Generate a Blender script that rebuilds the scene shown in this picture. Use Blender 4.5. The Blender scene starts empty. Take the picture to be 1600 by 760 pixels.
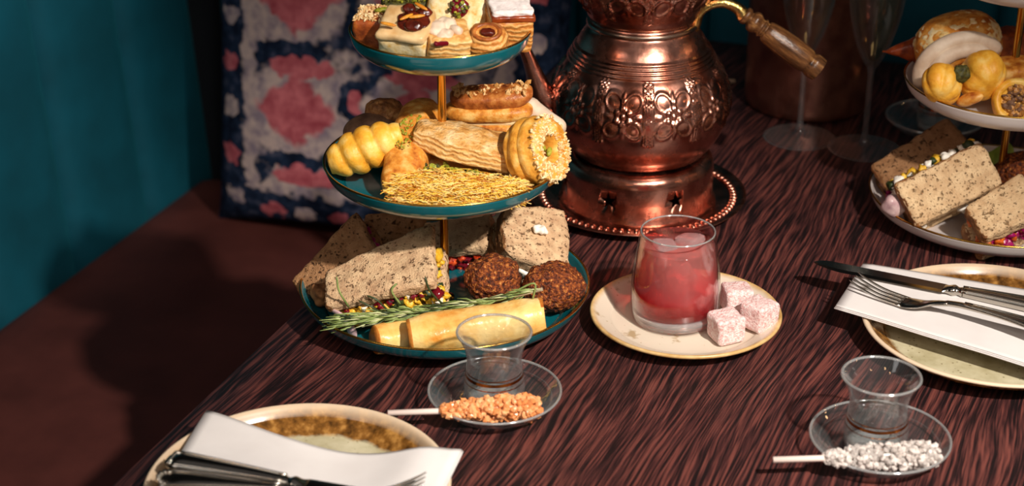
import bpy, bmesh, math, random
import numpy as np
from mathutils import Vector, Matrix, Euler, noise

R = math.radians
random.seed(7)
scn = bpy.context.scene
COL = scn.collection

# ------------------------------------------------------------------ camera, world, lights
cam_d = bpy.data.cameras.new('camera')
cam = bpy.data.objects.new('camera', cam_d)
COL.objects.link(cam)
PITCH = R(25.5)
CAM_H = 0.735
cam.location = (0, 0, CAM_H)
cam.rotation_euler = (math.pi / 2 - PITCH, 0, 0)
cam_d.sensor_width = 36
cam_d.lens = 63
cam_d.clip_start = 0.02
cam_d.dof.use_dof = True
cam_d.dof.focus_distance = 1.54
cam_d.dof.aperture_fstop = 5.6
scn.camera = cam

world = bpy.data.worlds.new('world')
scn.world = world
world.use_nodes = True
world.node_tree.nodes['Background'].inputs[0].default_value = (0.72, 0.66, 0.64, 1)
world.node_tree.nodes['Background'].inputs[1].default_value = 0.12

vs = scn.view_settings
vs.view_transform = 'Standard'
vs.look = 'None'
vs.gamma = 1
vs.exposure = 0.0


def aim(o, target):
    o.rotation_euler = (Vector(target) - o.location).to_track_quat('-Z', 'Y').to_euler()


def spot(name, loc, target, power, size, blend, radius, col):
    d = bpy.data.lights.new(name, 'SPOT')
    d.energy = power
    d.spot_size = R(size)
    d.spot_blend = blend
    d.shadow_soft_size = radius
    d.color = col
    o = bpy.data.objects.new(name, d)
    COL.objects.link(o)
    o.location = loc
    aim(o, target)
    return o


def area(name, loc, target, power, sx, sy, col):
    d = bpy.data.lights.new(name, 'AREA')
    d.energy = power
    d.shape = 'RECTANGLE'
    d.size = sx
    d.size_y = sy
    d.color = col
    o = bpy.data.objects.new(name, d)
    COL.objects.link(o)
    o.location = loc
    aim(o, target)
    return o


# the hard warm key lamp above and to the right of the table
spot('key_lamp', (0.76, 0.14, 1.30), (0.12, 1.24, 0.0), 232, 37, 0.9, 0.03, (1.0, 0.91, 0.82))
# added spot that brightens the top of the left backrest; no real fitting
spot('backrest_fill', (-0.22, 1.50, 0.95), (-0.64, 2.02, 0.26), 50, 42, 1.0, 0.05, (1.0, 0.94, 0.88))
# a weaker, wider fill light, added to lift the dim booth
area('wide_fill', (0.2, -0.6, 1.6), (-0.4, 2.0, -0.2), 6.5, 0.8, 0.5, (1.0, 0.9, 0.82))
# big soft area light added on the left for glass reflections and fill
area('soft_fill', (-1.5, 0.2, 1.3), (0.0, 1.4, 0.0), 7.0, 1.0, 1.2, (1.0, 0.95, 0.92))
# unseen warm point lights, added to give the copper pots something to reflect
for k, (x, y, z) in enumerate([(-1.7, -1.2, 0.95), (-0.9, -1.7, 1.25), (1.5, -1.5, 1.0), (2.4, 0.4, 0.9), (-1.4, 0.3, 1.5), (2.2, 1.5, 1.1)]):
    d = bpy.data.lights.new('pot_reflection_light', 'POINT')
    d.energy = 4.0
    d.shadow_soft_size = 0.06
    d.color = (1.0, 0.55, 0.25)
    o = bpy.data.objects.new('pot_reflection_light', d)
    o.location = (x, y, z)
    COL.objects.link(o)


# ------------------------------------------------------------------ helpers
def at(px, py, Y):
    """point of the vertical plane y = Y seen at a pixel of the 1600x760 frame"""
    f = 2800.0
    dx, dy = (px - 800) / f, (py - 380) / f
    c, s = math.cos(PITCH), math.sin(PITCH)
    d = Vector((dx, c - dy * s, -s - dy * c))
    return Vector((0, 0, CAM_H)) + d * (Y / d.y)


def ground(px, py, z=0.0):
    f = 2800.0
    dx, dy = (px - 800) / f, (py - 380) / f
    c, s = math.cos(PITCH), math.sin(PITCH)
    d = Vector((dx, c - dy * s, -s - dy * c))
    return Vector((0, 0, CAM_H)) + d * ((z - CAM_H) / d.z)


def lin(h):
    h = h.lstrip('#')
    out = []
    for i in (0, 2, 4):
        c = int(h[i:i + 2], 16) / 255
        out.append(c / 12.92 if c <= 0.04045 else ((c + 0.055) / 1.055) ** 2.4)
    return (*out, 1)


class NT:
    def __init__(s, name):
        s.m = bpy.data.materials.new(name)
        s.m.use_nodes = True
        s.t = s.m.node_tree
        s.t.nodes.clear()
        s.out = s.n('ShaderNodeOutputMaterial')
        s._tc = None

    def n(s, typ, **kw):
        nd = s.t.nodes.new(typ)
        for k, v in kw.items():
            setattr(nd, k, v)
        return nd

    def l(s, a, b):
        s.t.links.new(a, b)

    def tc(s, which='Object'):
        if s._tc is None:
            s._tc = s.n('ShaderNodeTexCoord')
        return s._tc.outputs[which]

    def mapped(s, scale=(1, 1, 1), loc=(0, 0, 0), src=None):
        mp = s.n('ShaderNodeMapping')
        mp.inputs['Scale'].default_value = scale
        mp.inputs['Location'].default_value = loc
        s.l(src or s.tc(), mp.inputs['Vector'])
        return mp.outputs[0]

    def noise(s, scale, detail=3, vec=None, rough=0.55, dist=0.0):
        nd = s.n('ShaderNodeTexNoise')
        nd.inputs['Scale'].default_value = scale
        nd.inputs['Detail'].default_value = detail
        nd.inputs['Roughness'].default_value = rough
        nd.inputs['Distortion'].default_value = dist
        s.l(vec or s.tc(), nd.inputs['Vector'])
        return nd.outputs[0]

    def voro(s, scale, vec=None, feature='F1', rnd=1.0):
        nd = s.n('ShaderNodeTexVoronoi', feature=feature)
        nd.inputs['Scale'].default_value = scale
        nd.inputs['Randomness'].default_value = rnd
        s.l(vec or s.tc(), nd.inputs['Vector'])
        return nd.outputs['Distance']

    def ramp(s, fac, stops, interp='LINEAR'):
        nd = s.n('ShaderNodeValToRGB')
        cr = nd.color_ramp
        cr.interpolation = interp
        while len(cr.elements) < len(stops):
            cr.elements.new(0.5)
        for e, (p, c) in zip(cr.elements, stops):
            e.position = p
            e.color = lin(c) if isinstance(c, str) else (c, c, c, 1)
        s.l(fac, nd.inputs[0])
        return nd.outputs[0]

    def math(s, op, a, b=None, clamp=False):
        nd = s.n('ShaderNodeMath', operation=op)
        nd.use_clamp = clamp
        for i, v in enumerate((a, b)):
            if v is None:
                continue
            if isinstance(v, (int, float)):
                nd.inputs[i].default_value = v
            else:
                s.l(v, nd.inputs[i])
        return nd.outputs[0]

    def mix(s, fac, a, b, mode='MIX'):
        nd = s.n('ShaderNodeMix', data_type='RGBA', blend_type=mode)
        for sock, v in ((nd.inputs[0], fac), (nd.inputs[6], a), (nd.inputs[7], b)):
            if isinstance(v, str):
                sock.default_value = lin(v)
            elif isinstance(v, (int, float)):
                sock.default_value = v
            else:
                s.l(v, sock)
        return nd.outputs[2]

    def bump(s, h, strength=0.4, dist=0.001, normal=None):
        nd = s.n('ShaderNodeBump')
        nd.inputs['Strength'].default_value = strength
        nd.inputs['Distance'].default_value = dist
        s.l(h, nd.inputs['Height'])
        if normal:
            s.l(normal, nd.inputs['Normal'])
        return nd.outputs[0]

    def pbr(s, color, rough=0.5, metal=0.0, spec=0.5, normal=None, **kw):
        b = s.n('ShaderNodeBsdfPrincipled')
        if isinstance(color, str):
            b.inputs['Base Color'].default_value = lin(color)
        else:
            s.l(color, b.inputs['Base Color'])
        if isinstance(rough, (int, float)):
            b.inputs['Roughness'].default_value = rough
        else:
            s.l(rough, b.inputs['Roughness'])
        b.inputs['Metallic'].default_value = metal
        b.inputs['Specular IOR Level'].default_value = spec
        if normal:
            s.l(normal, b.inputs['Normal'])
        for k, v in kw.items():
            b.inputs[k.replace('_', ' ')].default_value = v
        s.l(b.outputs[0], s.out.inputs['Surface'])
        return s.m


def food(name, stops, scale=120, detail=4, rough=0.5, bump=0.5, bscale=400, bdist=0.0012, spec=0.4, stretch=(1, 1, 1), sss=0.0, dist=0.0):
    t = NT(name)
    v = t.mapped(stretch)
    c = t.ramp(t.noise(scale, detail, v, dist=dist), stops)
    nb = t.bump(t.noise(bscale, 3, v), bump, bdist)
    m = t.pbr(c, rough, 0, spec, nb)
    if sss:
        b = [n for n in t.t.nodes if n.type == 'BSDF_PRINCIPLED'][0]
        b.inputs['Subsurface Weight'].default_value = sss
        b.inputs['Subsurface Radius'].default_value = (0.004, 0.002, 0.001)
    return m


def plain(name, col, rough=0.4, metal=0.0, spec=0.5, **kw):
    return NT(name).pbr(col, rough, metal, spec, **kw)


def bread_mat(name, light, mid, dark):
    t = NT(name)
    c = t.ramp(t.noise(90, 5), [(0.3, mid), (0.65, light)])
    h = t.ramp(t.voro(300, t.mapped((1, 1, 1))), [(0.03, 0.0), (0.27, 1.0)])
    h2 = t.ramp(t.noise(230, 3), [(0.30, 0.0), (0.40, 1.0)])
    h = t.math('MAXIMUM', h, t.ramp(t.noise(70, 2), [(0.40, 1.0), (0.55, 0.35)]))
    hh = t.math('MULTIPLY', h, h2)
    c = t.mix(hh, dark, c)
    grain = t.noise(700, 2)
    hsum = t.math('ADD', hh, t.math('MULTIPLY', grain, 0.5))
    return t.pbr(c, 0.8, 0, 0.25, t.bump(hsum, 1.0, 0.0022))


def layer_mat(name, stops, freq=420):
    """baked layers of puff pastry running round the sides"""
    t = NT(name)
    w = t.n('ShaderNodeTexWave', wave_type='BANDS', bands_direction='Z')
    w.inputs['Scale'].default_value = freq / 6.0
    w.inputs['Distortion'].default_value = 5.5
    w.inputs['Detail'].default_value = 3
    w.inputs['Detail Scale'].default_value = 2.0
    t.l(t.mapped(), w.inputs['Vector'])
    n = t.noise(130, 3)
    f = t.math('ADD', t.math('MULTIPLY', w.outputs['Fac'], 0.35), t.math('MULTIPLY', n, 0.65))
    return t.pbr(t.ramp(f, stops), 0.5, 0, 0.4, t.bump(w.outputs['Fac'], 0.4, 0.0015))


def thin_glass(name, tint=(0.97, 0.98, 0.98, 1), ior=1.5, extra=0.0, rough=0.02, edge_glow=0.0):
    t = NT(name)
    tr = t.n('ShaderNodeBsdfTransparent')
    tr.inputs[0].default_value = tint
    gl = t.n('ShaderNodeBsdfGlossy')
    gl.inputs['Roughness'].default_value = rough
    f0 = ((ior - 1) / (ior + 1)) ** 2
    lw = t.n('ShaderNodeLayerWeight')
    lw.inputs['Blend'].default_value = 0.5
    sch = t.math('ADD', t.math('MULTIPLY', t.math('POWER', lw.outputs['Facing'], 3.2), 1 - f0), f0)
    mx = t.n('ShaderNodeMixShader')
    t.l(t.math('ADD', sch, extra, True), mx.inputs[0])
    body = tr.outputs[0]
    if edge_glow:
        df = t.n('ShaderNodeBsdfDiffuse')  # white diffuse, stronger at grazing angles, stands in for light caught in the glass
        df.inputs[0].default_value = (0.9, 0.9, 0.9, 1)
        mm = t.n('ShaderNodeMixShader')
        t.l(t.math('ADD', t.math('MULTIPLY', t.math('POWER', lw.outputs['Facing'], 5.0), 0.30), edge_glow, True), mm.inputs[0])
        t.l(tr.outputs[0], mm.inputs[1])
        t.l(df.outputs[0], mm.inputs[2])
        body = mm.outputs[0]
    t.l(body, mx.inputs[1])
    t.l(gl.outputs[0], mx.inputs[2])
    t.l(mx.outputs[0], t.out.inputs['Surface'])
    return t.m


# -- mesh makers: (verts, faces)
def lathe(profile, n=64, a0=0.0):
    V, F = [], []
    rings = []
    for r, z in profile:
        if r < 1e-7:
            rings.append([len(V)])
            V.append((0, 0, z))
        else:
            rings.append(list(range(len(V), len(V) + n)))
            for i in range(n):
                a = a0 + 2 * math.pi * i / n
                V.append((r * math.cos(a), r * math.sin(a), z))
    for a, b in zip(rings, rings[1:]):
        if len(a) == 1 and len(b) == 1:
            continue
        for i in range(n):
            j = (i + 1) % n
            if len(a) == 1:
                F.append((a[0], b[j], b[i]))
            elif len(b) == 1:
                F.append((a[i], a[j], b[0]))
            else:
                F.append((a[i], a[j], b[j], b[i]))
    return V, F


def smoothprof(pts, k=6):
    """Catmull-Rom through profile points"""
    P = [Vector((a, b, 0)) for a, b in pts]
    P = [P[0] * 2 - P[1]] + P + [P[-1] * 2 - P[-2]]
    out = []
    for i in range(1, len(P) - 2):
        for j in range(k):
            t = j / k
            a, b, c, d = P[i - 1], P[i], P[i + 1], P[i + 2]
            q = 0.5 * ((2 * b) + (c - a) * t + (2 * a - 5 * b + 4 * c - d) * t * t + (3 * b - a - 3 * c + d) * t ** 3)
            out.append((max(q.x, 0.0), q.y))
    out.append(pts[-1])
    return out


def curve3(pts, k=8):
    P = [Vector(p) for p in pts]
    P = [P[0] * 2 - P[1]] + P + [P[-1] * 2 - P[-2]]
    out = []
    for i in range(1, len(P) - 2):
        for j in range(k):
            t = j / k
            a, b, c, d = P[i - 1], P[i], P[i + 1], P[i + 2]
            out.append(0.5 * ((2 * b) + (c - a) * t + (2 * a - 5 * b + 4 * c - d) * t * t + (3 * b - a - 3 * c + d) * t ** 3))
    out.append(P[-2])
    return out


def tube(pts, rad, n=10, cap=True, flat=1.0):
    P = [Vector(p) for p in pts]
    if isinstance(rad, (int, float)):
        rad = [rad] * len(P)
    V, F = [], []
    d0 = (P[1] - P[0]).normalized()
    up = Vector((0, 0, 1)) if abs(d0.z) < 0.9 else Vector((0, 1, 0))
    u = d0.cross(up).normalized()
    for i, p in enumerate(P):
        d = (P[min(i + 1, len(P) - 1)] - P[max(i - 1, 0)]).normalized()
        u = (u - d * u.dot(d)).normalized()
        w = d.cross(u)
        for j in range(n):
            a = 2 * math.pi * j / n
            V.append(p + (u * math.cos(a) + w * math.sin(a) * flat) * rad[i])
    for i in range(len(P) - 1):
        for j in range(n):
            k = (j + 1) % n
            F.append((i * n + j, i * n + k, (i + 1) * n + k, (i + 1) * n + j))
    if cap:
        F.append(tuple(range(n - 1, -1, -1)))
        F.append(tuple(range((len(P) - 1) * n, len(P) * n)))
    return V, F


def rbox(sx, sy, sz, r, n=14):
    V, F, idx = [], [], {}
    h = Vector((sx / 2, sy / 2, sz / 2))
    inn = Vector((max(h.x - r, 0), max(h.y - r, 0), max(h.z - r, 0)))

    def vid(q):
        key = tuple(round(c, 5) for c in q)
        if key not in idx:
            idx[key] = len(V)
            p = Vector((q[0] * h.x, q[1] * h.y, q[2] * h.z))
            c = Vector((max(-inn.x, min(inn.x, p.x)), max(-inn.y, min(inn.y, p.y)), max(-inn.z, min(inn.z, p.z))))
            d = p - c
            if d.length > 1e-9:
                p = c + d.normalized() * r
            V.append(p)
        return idx[key]
    g = [math.sin((i / n - 0.5) * math.pi * 0.92) / math.sin(math.pi * 0.46) for i in range(n + 1)]
    for ax in range(3):
        for sg in (-1, 1):
            for i in range(n):
                for j in range(n):
                    c = []
                    for a, b in ((i, j), (i + 1, j), (i + 1, j + 1), (i, j + 1)):
                        q = [0, 0, 0]
                        q[ax] = sg
                        q[(ax + 1) % 3] = g[a]
                        q[(ax + 2) % 3] = g[b]
                        c.append(vid(q))
                    F.append(tuple(c if sg > 0 else c[::-1]))
    return V, F


_ico = {}


def ico(sub=3):
    if sub not in _ico:
        bm = bmesh.new()
        bmesh.ops.create_icosphere(bm, subdivisions=sub, radius=1)
        bm.verts.ensure_lookup_table()
        _ico[sub] = ([v.co.copy() for v in bm.verts], [tuple(v.index for v in f.verts) for f in bm.faces])
        bm.free()
    return _ico[sub]


def ellipsoid(sx, sy, sz, sub=3, power=1.0):
    V, F = ico(sub)
    out = []
    for v in V:
        q = Vector([math.copysign(abs(c) ** power, c) for c in v])
        out.append(Vector((q.x * sx / 2, q.y * sy / 2, q.z * sz / 2)))
    return out, F


def deform(vf, fn):
    return [fn(Vector(v)) for v in vf[0]], vf[1]


def rough(vf, amp, scale, seed=0, amp2=0.0, scale2=0.0):
    """noise along the vertex normals"""
    V, F = vf
    bm = bmesh.new()
    bv = [bm.verts.new(v) for v in V]
    for f in F:
        try:
            bm.faces.new([bv[i] for i in f])
        except ValueError:
            pass
    bm.normal_update()
    o = Vector((seed * 3.7, seed * 1.3, seed * 2.1))
    out = []
    for v in bm.verts:
        d = noise.noise(v.co * scale + o) * amp
        if amp2:
            d += noise.noise(v.co * scale2 + o) * amp2
        out.append(v.co + v.normal * d)
    bm.free()
    return out, F


class MB:
    def __init__(s):
        s.v, s.f, s.mi, s.sm = [], [], [], []

    def add(s, vf, M=None, mat=0, smooth=True, matfn=None):
        o = len(s.v)
        V, F = vf
        V = [Vector(v) for v in V]
        if M is not None:
            V = [M @ v for v in V]
        s.v.extend(V)
        for f in F:
            s.f.append(tuple(i + o for i in f))
            if matfn:
                c = sum((Vector(vf[0][i]) for i in f), Vector()) / len(f)
                a, b, d = (Vector(vf[0][f[k]]) for k in (0, 1, 2))
                nrm = (b - a).cross(d - a)
                nrm = nrm.normalized() if nrm.length > 0 else nrm
                s.mi.append(matfn(c, nrm))
            else:
                s.mi.append(mat)
            s.sm.append(smooth)
        return s

    def obj(s, name, mats, parent=None, loc=(0, 0, 0), rot=(0, 0, 0), fix=False):
        me = bpy.data.meshes.new(name)
        me.from_pydata([tuple(v) for v in s.v], [], s.f)
        for m in (mats if isinstance(mats, (list, tuple)) else [mats]):
            me.materials.append(m)
        me.polygons.foreach_set('material_index', s.mi)
        me.polygons.foreach_set('use_smooth', s.sm)
        if fix:
            bm = bmesh.new()
            bm.from_mesh(me)
            bmesh.ops.recalc_face_normals(bm, faces=bm.faces)
            bm.to_mesh(me)
            bm.free()
        me.update()
        o = bpy.data.objects.new(name, me)
        COL.objects.link(o)
        o.location = loc
        o.rotation_euler = rot
        if parent:
            o.parent = parent
        return o


def TRS(loc=(0, 0, 0), rot=(0, 0, 0), sc=(1, 1, 1)):
    if isinstance(sc, (int, float)):
        sc = (sc, sc, sc)
    return Matrix.Translation(loc) @ Euler(rot).to_matrix().to_4x4() @ Matrix.Diagonal((*sc, 1))


def tag(o, label, cat, group=None):
    o['label'] = label
    o['category'] = cat
    if group:
        o['group'] = group
    return o


def thing(name, label, cat, loc=(0, 0, 0), rot=(0, 0, 0), group=None):
    o = bpy.data.objects.new(name, None)
    o.empty_display_size = 0.02
    COL.objects.link(o)
    o.location = loc
    o.rotation_euler = rot
    return tag(o, label, cat, group)


def part(name, vf, mats, parent, M=None, smooth=True, stuff=False, label=None, fix=False, matfn=None):
    o = (vf if isinstance(vf, MB) else MB().add(vf, M, 0, smooth, matfn)).obj(name, mats, parent, fix=fix)
    if stuff:
        o['kind'] = 'stuff'
    if label:
        o['label'] = label
    return o


def single(name, label, cat, vf, mats, loc=(0, 0, 0), rot=(0, 0, 0), group=None, matfn=None, fix=False):
    o = (vf if isinstance(vf, MB) else MB().add(vf, matfn=matfn)).obj(name, mats, None, loc, rot, fix)
    return tag(o, label, cat, group)


def struct(name, vf, mat, loc=(0, 0, 0), rot=(0, 0, 0), smooth=False):
    o = MB().add(vf, None, 0, smooth).obj(name, mat, None, loc, rot)
    o['kind'] = 'structure'
    return o


def cube(sx, sy, sz):
    V = [Vector((x * sx / 2, y * sy / 2, z * sz / 2)) for x in (-1, 1) for y in (-1, 1) for z in (-1, 1)]
    F = [(0, 1, 3, 2), (4, 6, 7, 5), (0, 4, 5, 1), (2, 3, 7, 6), (0, 2, 6, 4), (1, 5, 7, 3)]
    return V, F


def chunks(n, place, size, nm, sub=1, sq=(1, 1, 1), jitter=0.35, smooth=False):
    """n small irregular lumps; place(k) gives each centre"""
    mb = MB()
    V, F = ico(sub)
    for k in range(n):
        p = place(k)
        if p is None:
            continue
        s = size * random.uniform(0.6, 1.3)
        seed = Vector((random.random() * 50, 0, 0))
        W = [v * (1 + noise.noise(v * 1.3 + seed) * jitter * 2) for v in V]
        mb.add((W, F), TRS(p, (random.uniform(0, 6), random.uniform(0, 6), random.uniform(0, 6)), (s * sq[0], s * sq[1], s * sq[2])),
               random.randrange(nm), smooth)
    return mb


# ------------------------------------------------------------------ materials
def copper_mat(name, base='#c8734f', dark='#5a2a1c', rgh=0.2, bump=0.15):
    t = NT(name)
    n = t.noise(28, 5)
    c = t.ramp(n, [(0.35, dark), (0.55, base)])
    r = t.ramp(t.noise(60, 4), [(0.3, rgh), (0.7, rgh + 0.14)])
    return t.pbr(c, r, 1.0, 0.5, t.bump(t.noise(160, 2), bump, 0.001))


MT = {}
MT['copper'] = copper_mat('hammered_copper', '#cf9480', '#a4604a', 0.18)
MT['copper_dull'] = copper_mat('dull_copper', '#b87f6c', '#8f5d50', 0.36, 0.05)
MT['brass'] = plain('brass', '#d8a04a', 0.16, 1.0)
MT['gold'] = plain('gold_line', '#c99a45', 0.25, 1.0)
MT['brass_old'] = food('aged_brass', [(0.3, '#8a6a34'), (0.65, '#e0c078')], 90, rough=0.25)
MT['brass_old'].node_tree.nodes['Principled BSDF'].inputs['Metallic'].default_value = 1.0
MT['silver'] = NT('silver').pbr('#b8b2a8', 0.16, 1.0)
MT['silver_ring'] = plain('tinned_ring', '#b59a88', 0.25, 1.0)
MT['teal'] = plain('teal_glaze', '#0a5d66', 0.12, 0, 0.6, Coat_Weight=0.4)
MT['white_glaze'] = plain('white_glaze', '#d9d0cc', 0.15, 0, 0.5)
MT['glass_clear'] = thin_glass('tumbler_glass', (0.98, 0.985, 0.985, 1), 1.5, 0.0)
MT['glass'] = thin_glass('clear_glass', (0.97, 0.98, 0.98, 1), 1.52, 0.015, 0.02, 0.012)
MT['glass_rim'] = thin_glass('glass_rim', (0.9, 0.92, 0.92, 1), 1.6, 0.22, 0.1, 0.22)
MT['paper'] = food('paper_napkin', [(0.3, '#d2cdcb'), (0.7, '#dcd8d6')], 20, rough=0.85, bump=0.12, bscale=900, bdist=0.0003, spec=0.1)
MT['white_stick'] = plain('white_stick', '#f0dcd2', 0.6)
MT['wood_grip'] = food('turned_wood', [(0.3, '#2e1c10'), (0.55, '#6b4526'), (0.75, '#a37846')], 60, 4, 0.25, 0.3, 300, stretch=(4, 4, 0.6))
MT['stem_wood'] = plain('pale_wood', '#c4a184', 0.6)


def wood_table():
    t = NT('wenge_veneer')
    wob = t.noise(5, 2, t.mapped((1, 0.35, 1)))
    wob2 = t.noise(30, 2, t.mapped((1, 0.3, 1)))
    sep = t.n('ShaderNodeSeparateXYZ')
    t.l(t.tc(), sep.inputs[0])
    x = t.math('ADD', sep.outputs[0], t.math('MULTIPLY', wob, 0.085))
    x = t.math('ADD', x, t.math('MULTIPLY', wob2, 0.007))
    cmb = t.n('ShaderNodeCombineXYZ')
    t.l(t.math('MULTIPLY', x, 340), cmb.inputs[0])
    t.l(t.math('MULTIPLY', sep.outputs[1], 11), cmb.inputs[1])
    n1 = t.noise(1.0, 2.5, cmb.outputs[0], 0.6)
    cmb2 = t.n('ShaderNodeCombineXYZ')
    t.l(t.math('MULTIPLY', x, 900), cmb2.inputs[0])
    t.l(t.math('MULTIPLY', sep.outputs[1], 26), cmb2.inputs[1])
    n2 = t.noise(1.0, 2, cmb2.outputs[0])
    f = t.math('ADD', t.math('MULTIPLY', n1, 0.68), t.math('MULTIPLY', n2, 0.32))
    c = t.ramp(f, [(0.43, '#170e10'), (0.50, '#402323'), (0.60, '#734039')])
    big = t.ramp(t.noise(4, 3), [(0.3, 0.75), (0.7, 1.0)])
    c = t.mix(1.0, c, big, 'MULTIPLY')
    return t.pbr(c, t.ramp(f, [(0.4, 0.5), (0.6, 0.36)]), 0, 0.4, t.bump(f, 0.25, 0.0006))


MT['table'] = wood_table()
MT['leather'] = food('brown_leather', [(0.3, '#45201b'), (0.7, '#552a24')], 14, rough=0.6, bump=0.25, bscale=250, bdist=0.001, spec=0.3)


def velvet():
    t = NT('teal_velvet')
    c = t.ramp(t.noise(9, 4), [(0.3, '#06404d'), (0.7, '#0a5263')])
    m = t.pbr(c, 0.75, 0, 0.2, t.bump(t.noise(500, 2), 0.2, 0.0006))
    b = t.t.nodes['Principled BSDF']
    b.inputs['Sheen Weight'].default_value = 0.25
    b.inputs['Sheen Tint'].default_value = lin('#1f8a95')
    return m


MT['velvet'] = velvet()
MT['wall'] = food('dark_plaster', [(0.3, '#20242a'), (0.7, '#282c32')], 6, rough=0.9, bump=0.1)
MT['floor'] = food('dark_floor', [(0.3, '#1c1512'), (0.7, '#2a1f1a')], 6, rough=0.6, bump=0.1, stretch=(8, 1, 1))

MT['crust'] = food('golden_crust', [(0.32, '#9c4c16'), (0.5, '#d48a34'), (0.68, '#efc070')], 95, 5, 0.42)
MT['crust_dark'] = food('dark_crust', [(0.3, '#5e2710'), (0.5, '#a65a24'), (0.7, '#cf8a45')], 100, 5, 0.4)
MT['yellow'] = food('yellow_pastry', [(0.3, '#d98f22'), (0.5, '#efb23c'), (0.7, '#f6d27a')], 70, 4, 0.45, 0.35)
MT['puff'] = layer_mat('puff_layers', [(0.2, '#9a4f1c'), (0.5, '#cf8a3e'), (0.85, '#e8bc78')])
MT['puff_top'] = food('puff_top_crust', [(0.3, '#9c5c24'), (0.45, '#d29a52'), (0.7, '#f0d2a0')], 75, 6, 0.5, 0.9, 260, 0.003)
MT['puff_pale'] = layer_mat('pale_puff_layers', [(0.15, '#b8722e'), (0.5, '#e2b068'), (0.9, '#efd29c')])
MT['bread'] = bread_mat('wholemeal_crumb', '#d8b890', '#b08a68', '#8a6445')
MT['bread_white'] = bread_mat('pale_crumb', '#dec096', '#c09c74', '#9c7850')
MT['bread_brown'] = bread_mat('brown_crumb', '#a87e58', '#855d3c', '#472c1a')
MT['bread_crust'] = food('bread_crust', [(0.3, '#5d3218'), (0.6, '#a06f43'), (0.75, '#c89a68')], 130, 5, 0.75, 0.7)
MT['falafel'] = food('falafel_crust', [(0.34, '#2c1006'), (0.48, '#6e3012'), (0.60, '#a3561f'), (0.72, '#e0a055')], 330, 4, 0.55, 1.0, 520, 0.003)
MT['spring'] = food('fried_wrapper', [(0.3, '#d0842e'), (0.45, '#ebb866'), (0.7, '#f6d894')], 38, 4, 0.32, 0.5, 160, 0.002)
MT['spring_end'] = food('browned_wrapper_end', [(0.3, '#9c4f18'), (0.7, '#d58a3a')], 90, rough=0.4)
MT['kataifi_body'] = food('kataifi_mass', [(0.28, '#9a5a10'), (0.42, '#e6a824'), (0.7, '#f7cf58')], 300, 4, 0.5, 1.0, 600, 0.003)
MT['thread_a'] = plain('golden_thread', '#f0bd45', 0.4)
MT['thread_b'] = plain('pale_thread', '#f0d07e', 0.4)
MT['thread_c'] = plain('browned_thread', '#b96f1e', 0.4)
MT['cream'] = food('set_cream', [(0.3, '#c99c62'), (0.6, '#e6c793')], 60, 4, 0.35, 0.3, 200)
MT['cream_white'] = food('whipped_cream', [(0.3, '#cdb196'), (0.7, '#ecdac4')], 60, 3, 0.5, 0.25, 220)
MT['bun_crumb'] = food('bun_crumb', [(0.28, '#cf9a34'), (0.42, '#e8c888'), (0.6, '#efdcb0')], 160, 3, 0.6, 0.3)
MT['date'] = food('glazed_date', [(0.3, '#2a0c08'), (0.7, '#6e2413')], 120, rough=0.15, bump=0.5)
MT['jam'] = plain('red_jam', '#6b0f1c', 0.12)
MT['pistachio'] = food('pistachio', [(0.3, '#5f6a14'), (0.6, '#a8a332'), (0.8, '#c9b650')], 260, rough=0.5)
MT['pist_dark'] = food('pistachio_crust', [(0.3, '#2c2c10'), (0.6, '#54501f'), (0.8, '#8a7b34')], 300, rough=0.6, bump=0.9)
MT['nut'] = food('toasted_nut', [(0.3, '#8e4f1c'), (0.7, '#d9a35a')], 180, rough=0.45)
MT['almond'] = food('caramel_almond', [(0.3, '#c66f12'), (0.7, '#eba83c')], 120, rough=0.3)
MT['sesame'] = plain('sesame', '#ecd2a0', 0.5)
MT['sesame_b'] = plain('toasted_sesame', '#d9ad72', 0.5)
MT['icing_sugar'] = food('icing_sugar', [(0.3, '#d8ccc8'), (0.7, '#f0e8e4')], 200, rough=0.9, bump=0.6, spec=0.1)
MT['caramel'] = food('caramel_sponge', [(0.3, '#6b2c10'), (0.6, '#a8511e'), (0.8, '#c67a34')], 120, 5, 0.45)
MT['glaze'] = food('brown_glaze', [(0.3, '#5a1a0a'), (0.7, '#a34a1a')], 60, rough=0.12)
MT['walnut'] = food('walnut_biscuit', [(0.3, '#5b3216'), (0.5, '#9a6434'), (0.7, '#c6935a')], 120, 5, 0.55, 0.8, 300, 0.002)
MT['cocoa'] = food('cocoa_biscuit', [(0.3, '#5b3d2c'), (0.7, '#8f6a50')], 90, 5, 0.6, 0.5)
MT['egg'] = food('egg_filling', [(0.3, '#c48a12'), (0.6, '#e8bb3a'), (0.8, '#f4dc85')], 200, rough=0.4)
MT['egg_white'] = plain('egg_white', '#f3ead6', 0.4)
MT['herb'] = plain('dark_herb', '#2d3a17', 0.5)
MT['red_pepper'] = food('red_relish', [(0.3, '#8a1a0c'), (0.6, '#d04a1e'), (0.8, '#e8803c')], 200, rough=0.3)
MT['orange_fill'] = food('carrot_filling', [(0.3, '#c0440e'), (0.7, '#f08a2c')], 200, rough=0.35)
MT['cabbage'] = plain('purple_cabbage', '#a3125e', 0.3)
MT['cabbage_d'] = plain('dark_cabbage', '#4e1236', 0.35)
MT['onion'] = food('red_onion', [(0.3, '#a88088'), (0.7, '#e6cdc8')], 80, rough=0.25, bump=0.1)
MT['cheese'] = food('soft_cheese', [(0.3, '#efe6d2'), (0.7, '#fffaf0')], 120, rough=0.4)
MT['lettuce'] = food('lettuce', [(0.3, '#6c8a26'), (0.7, '#a8b84a')], 60, rough=0.35)
MT['rose_a'] = food('rosemary_needle', [(0.3, '#586d33'), (0.7, '#9bab66')], 60, rough=0.45, bump=0.1)
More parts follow.
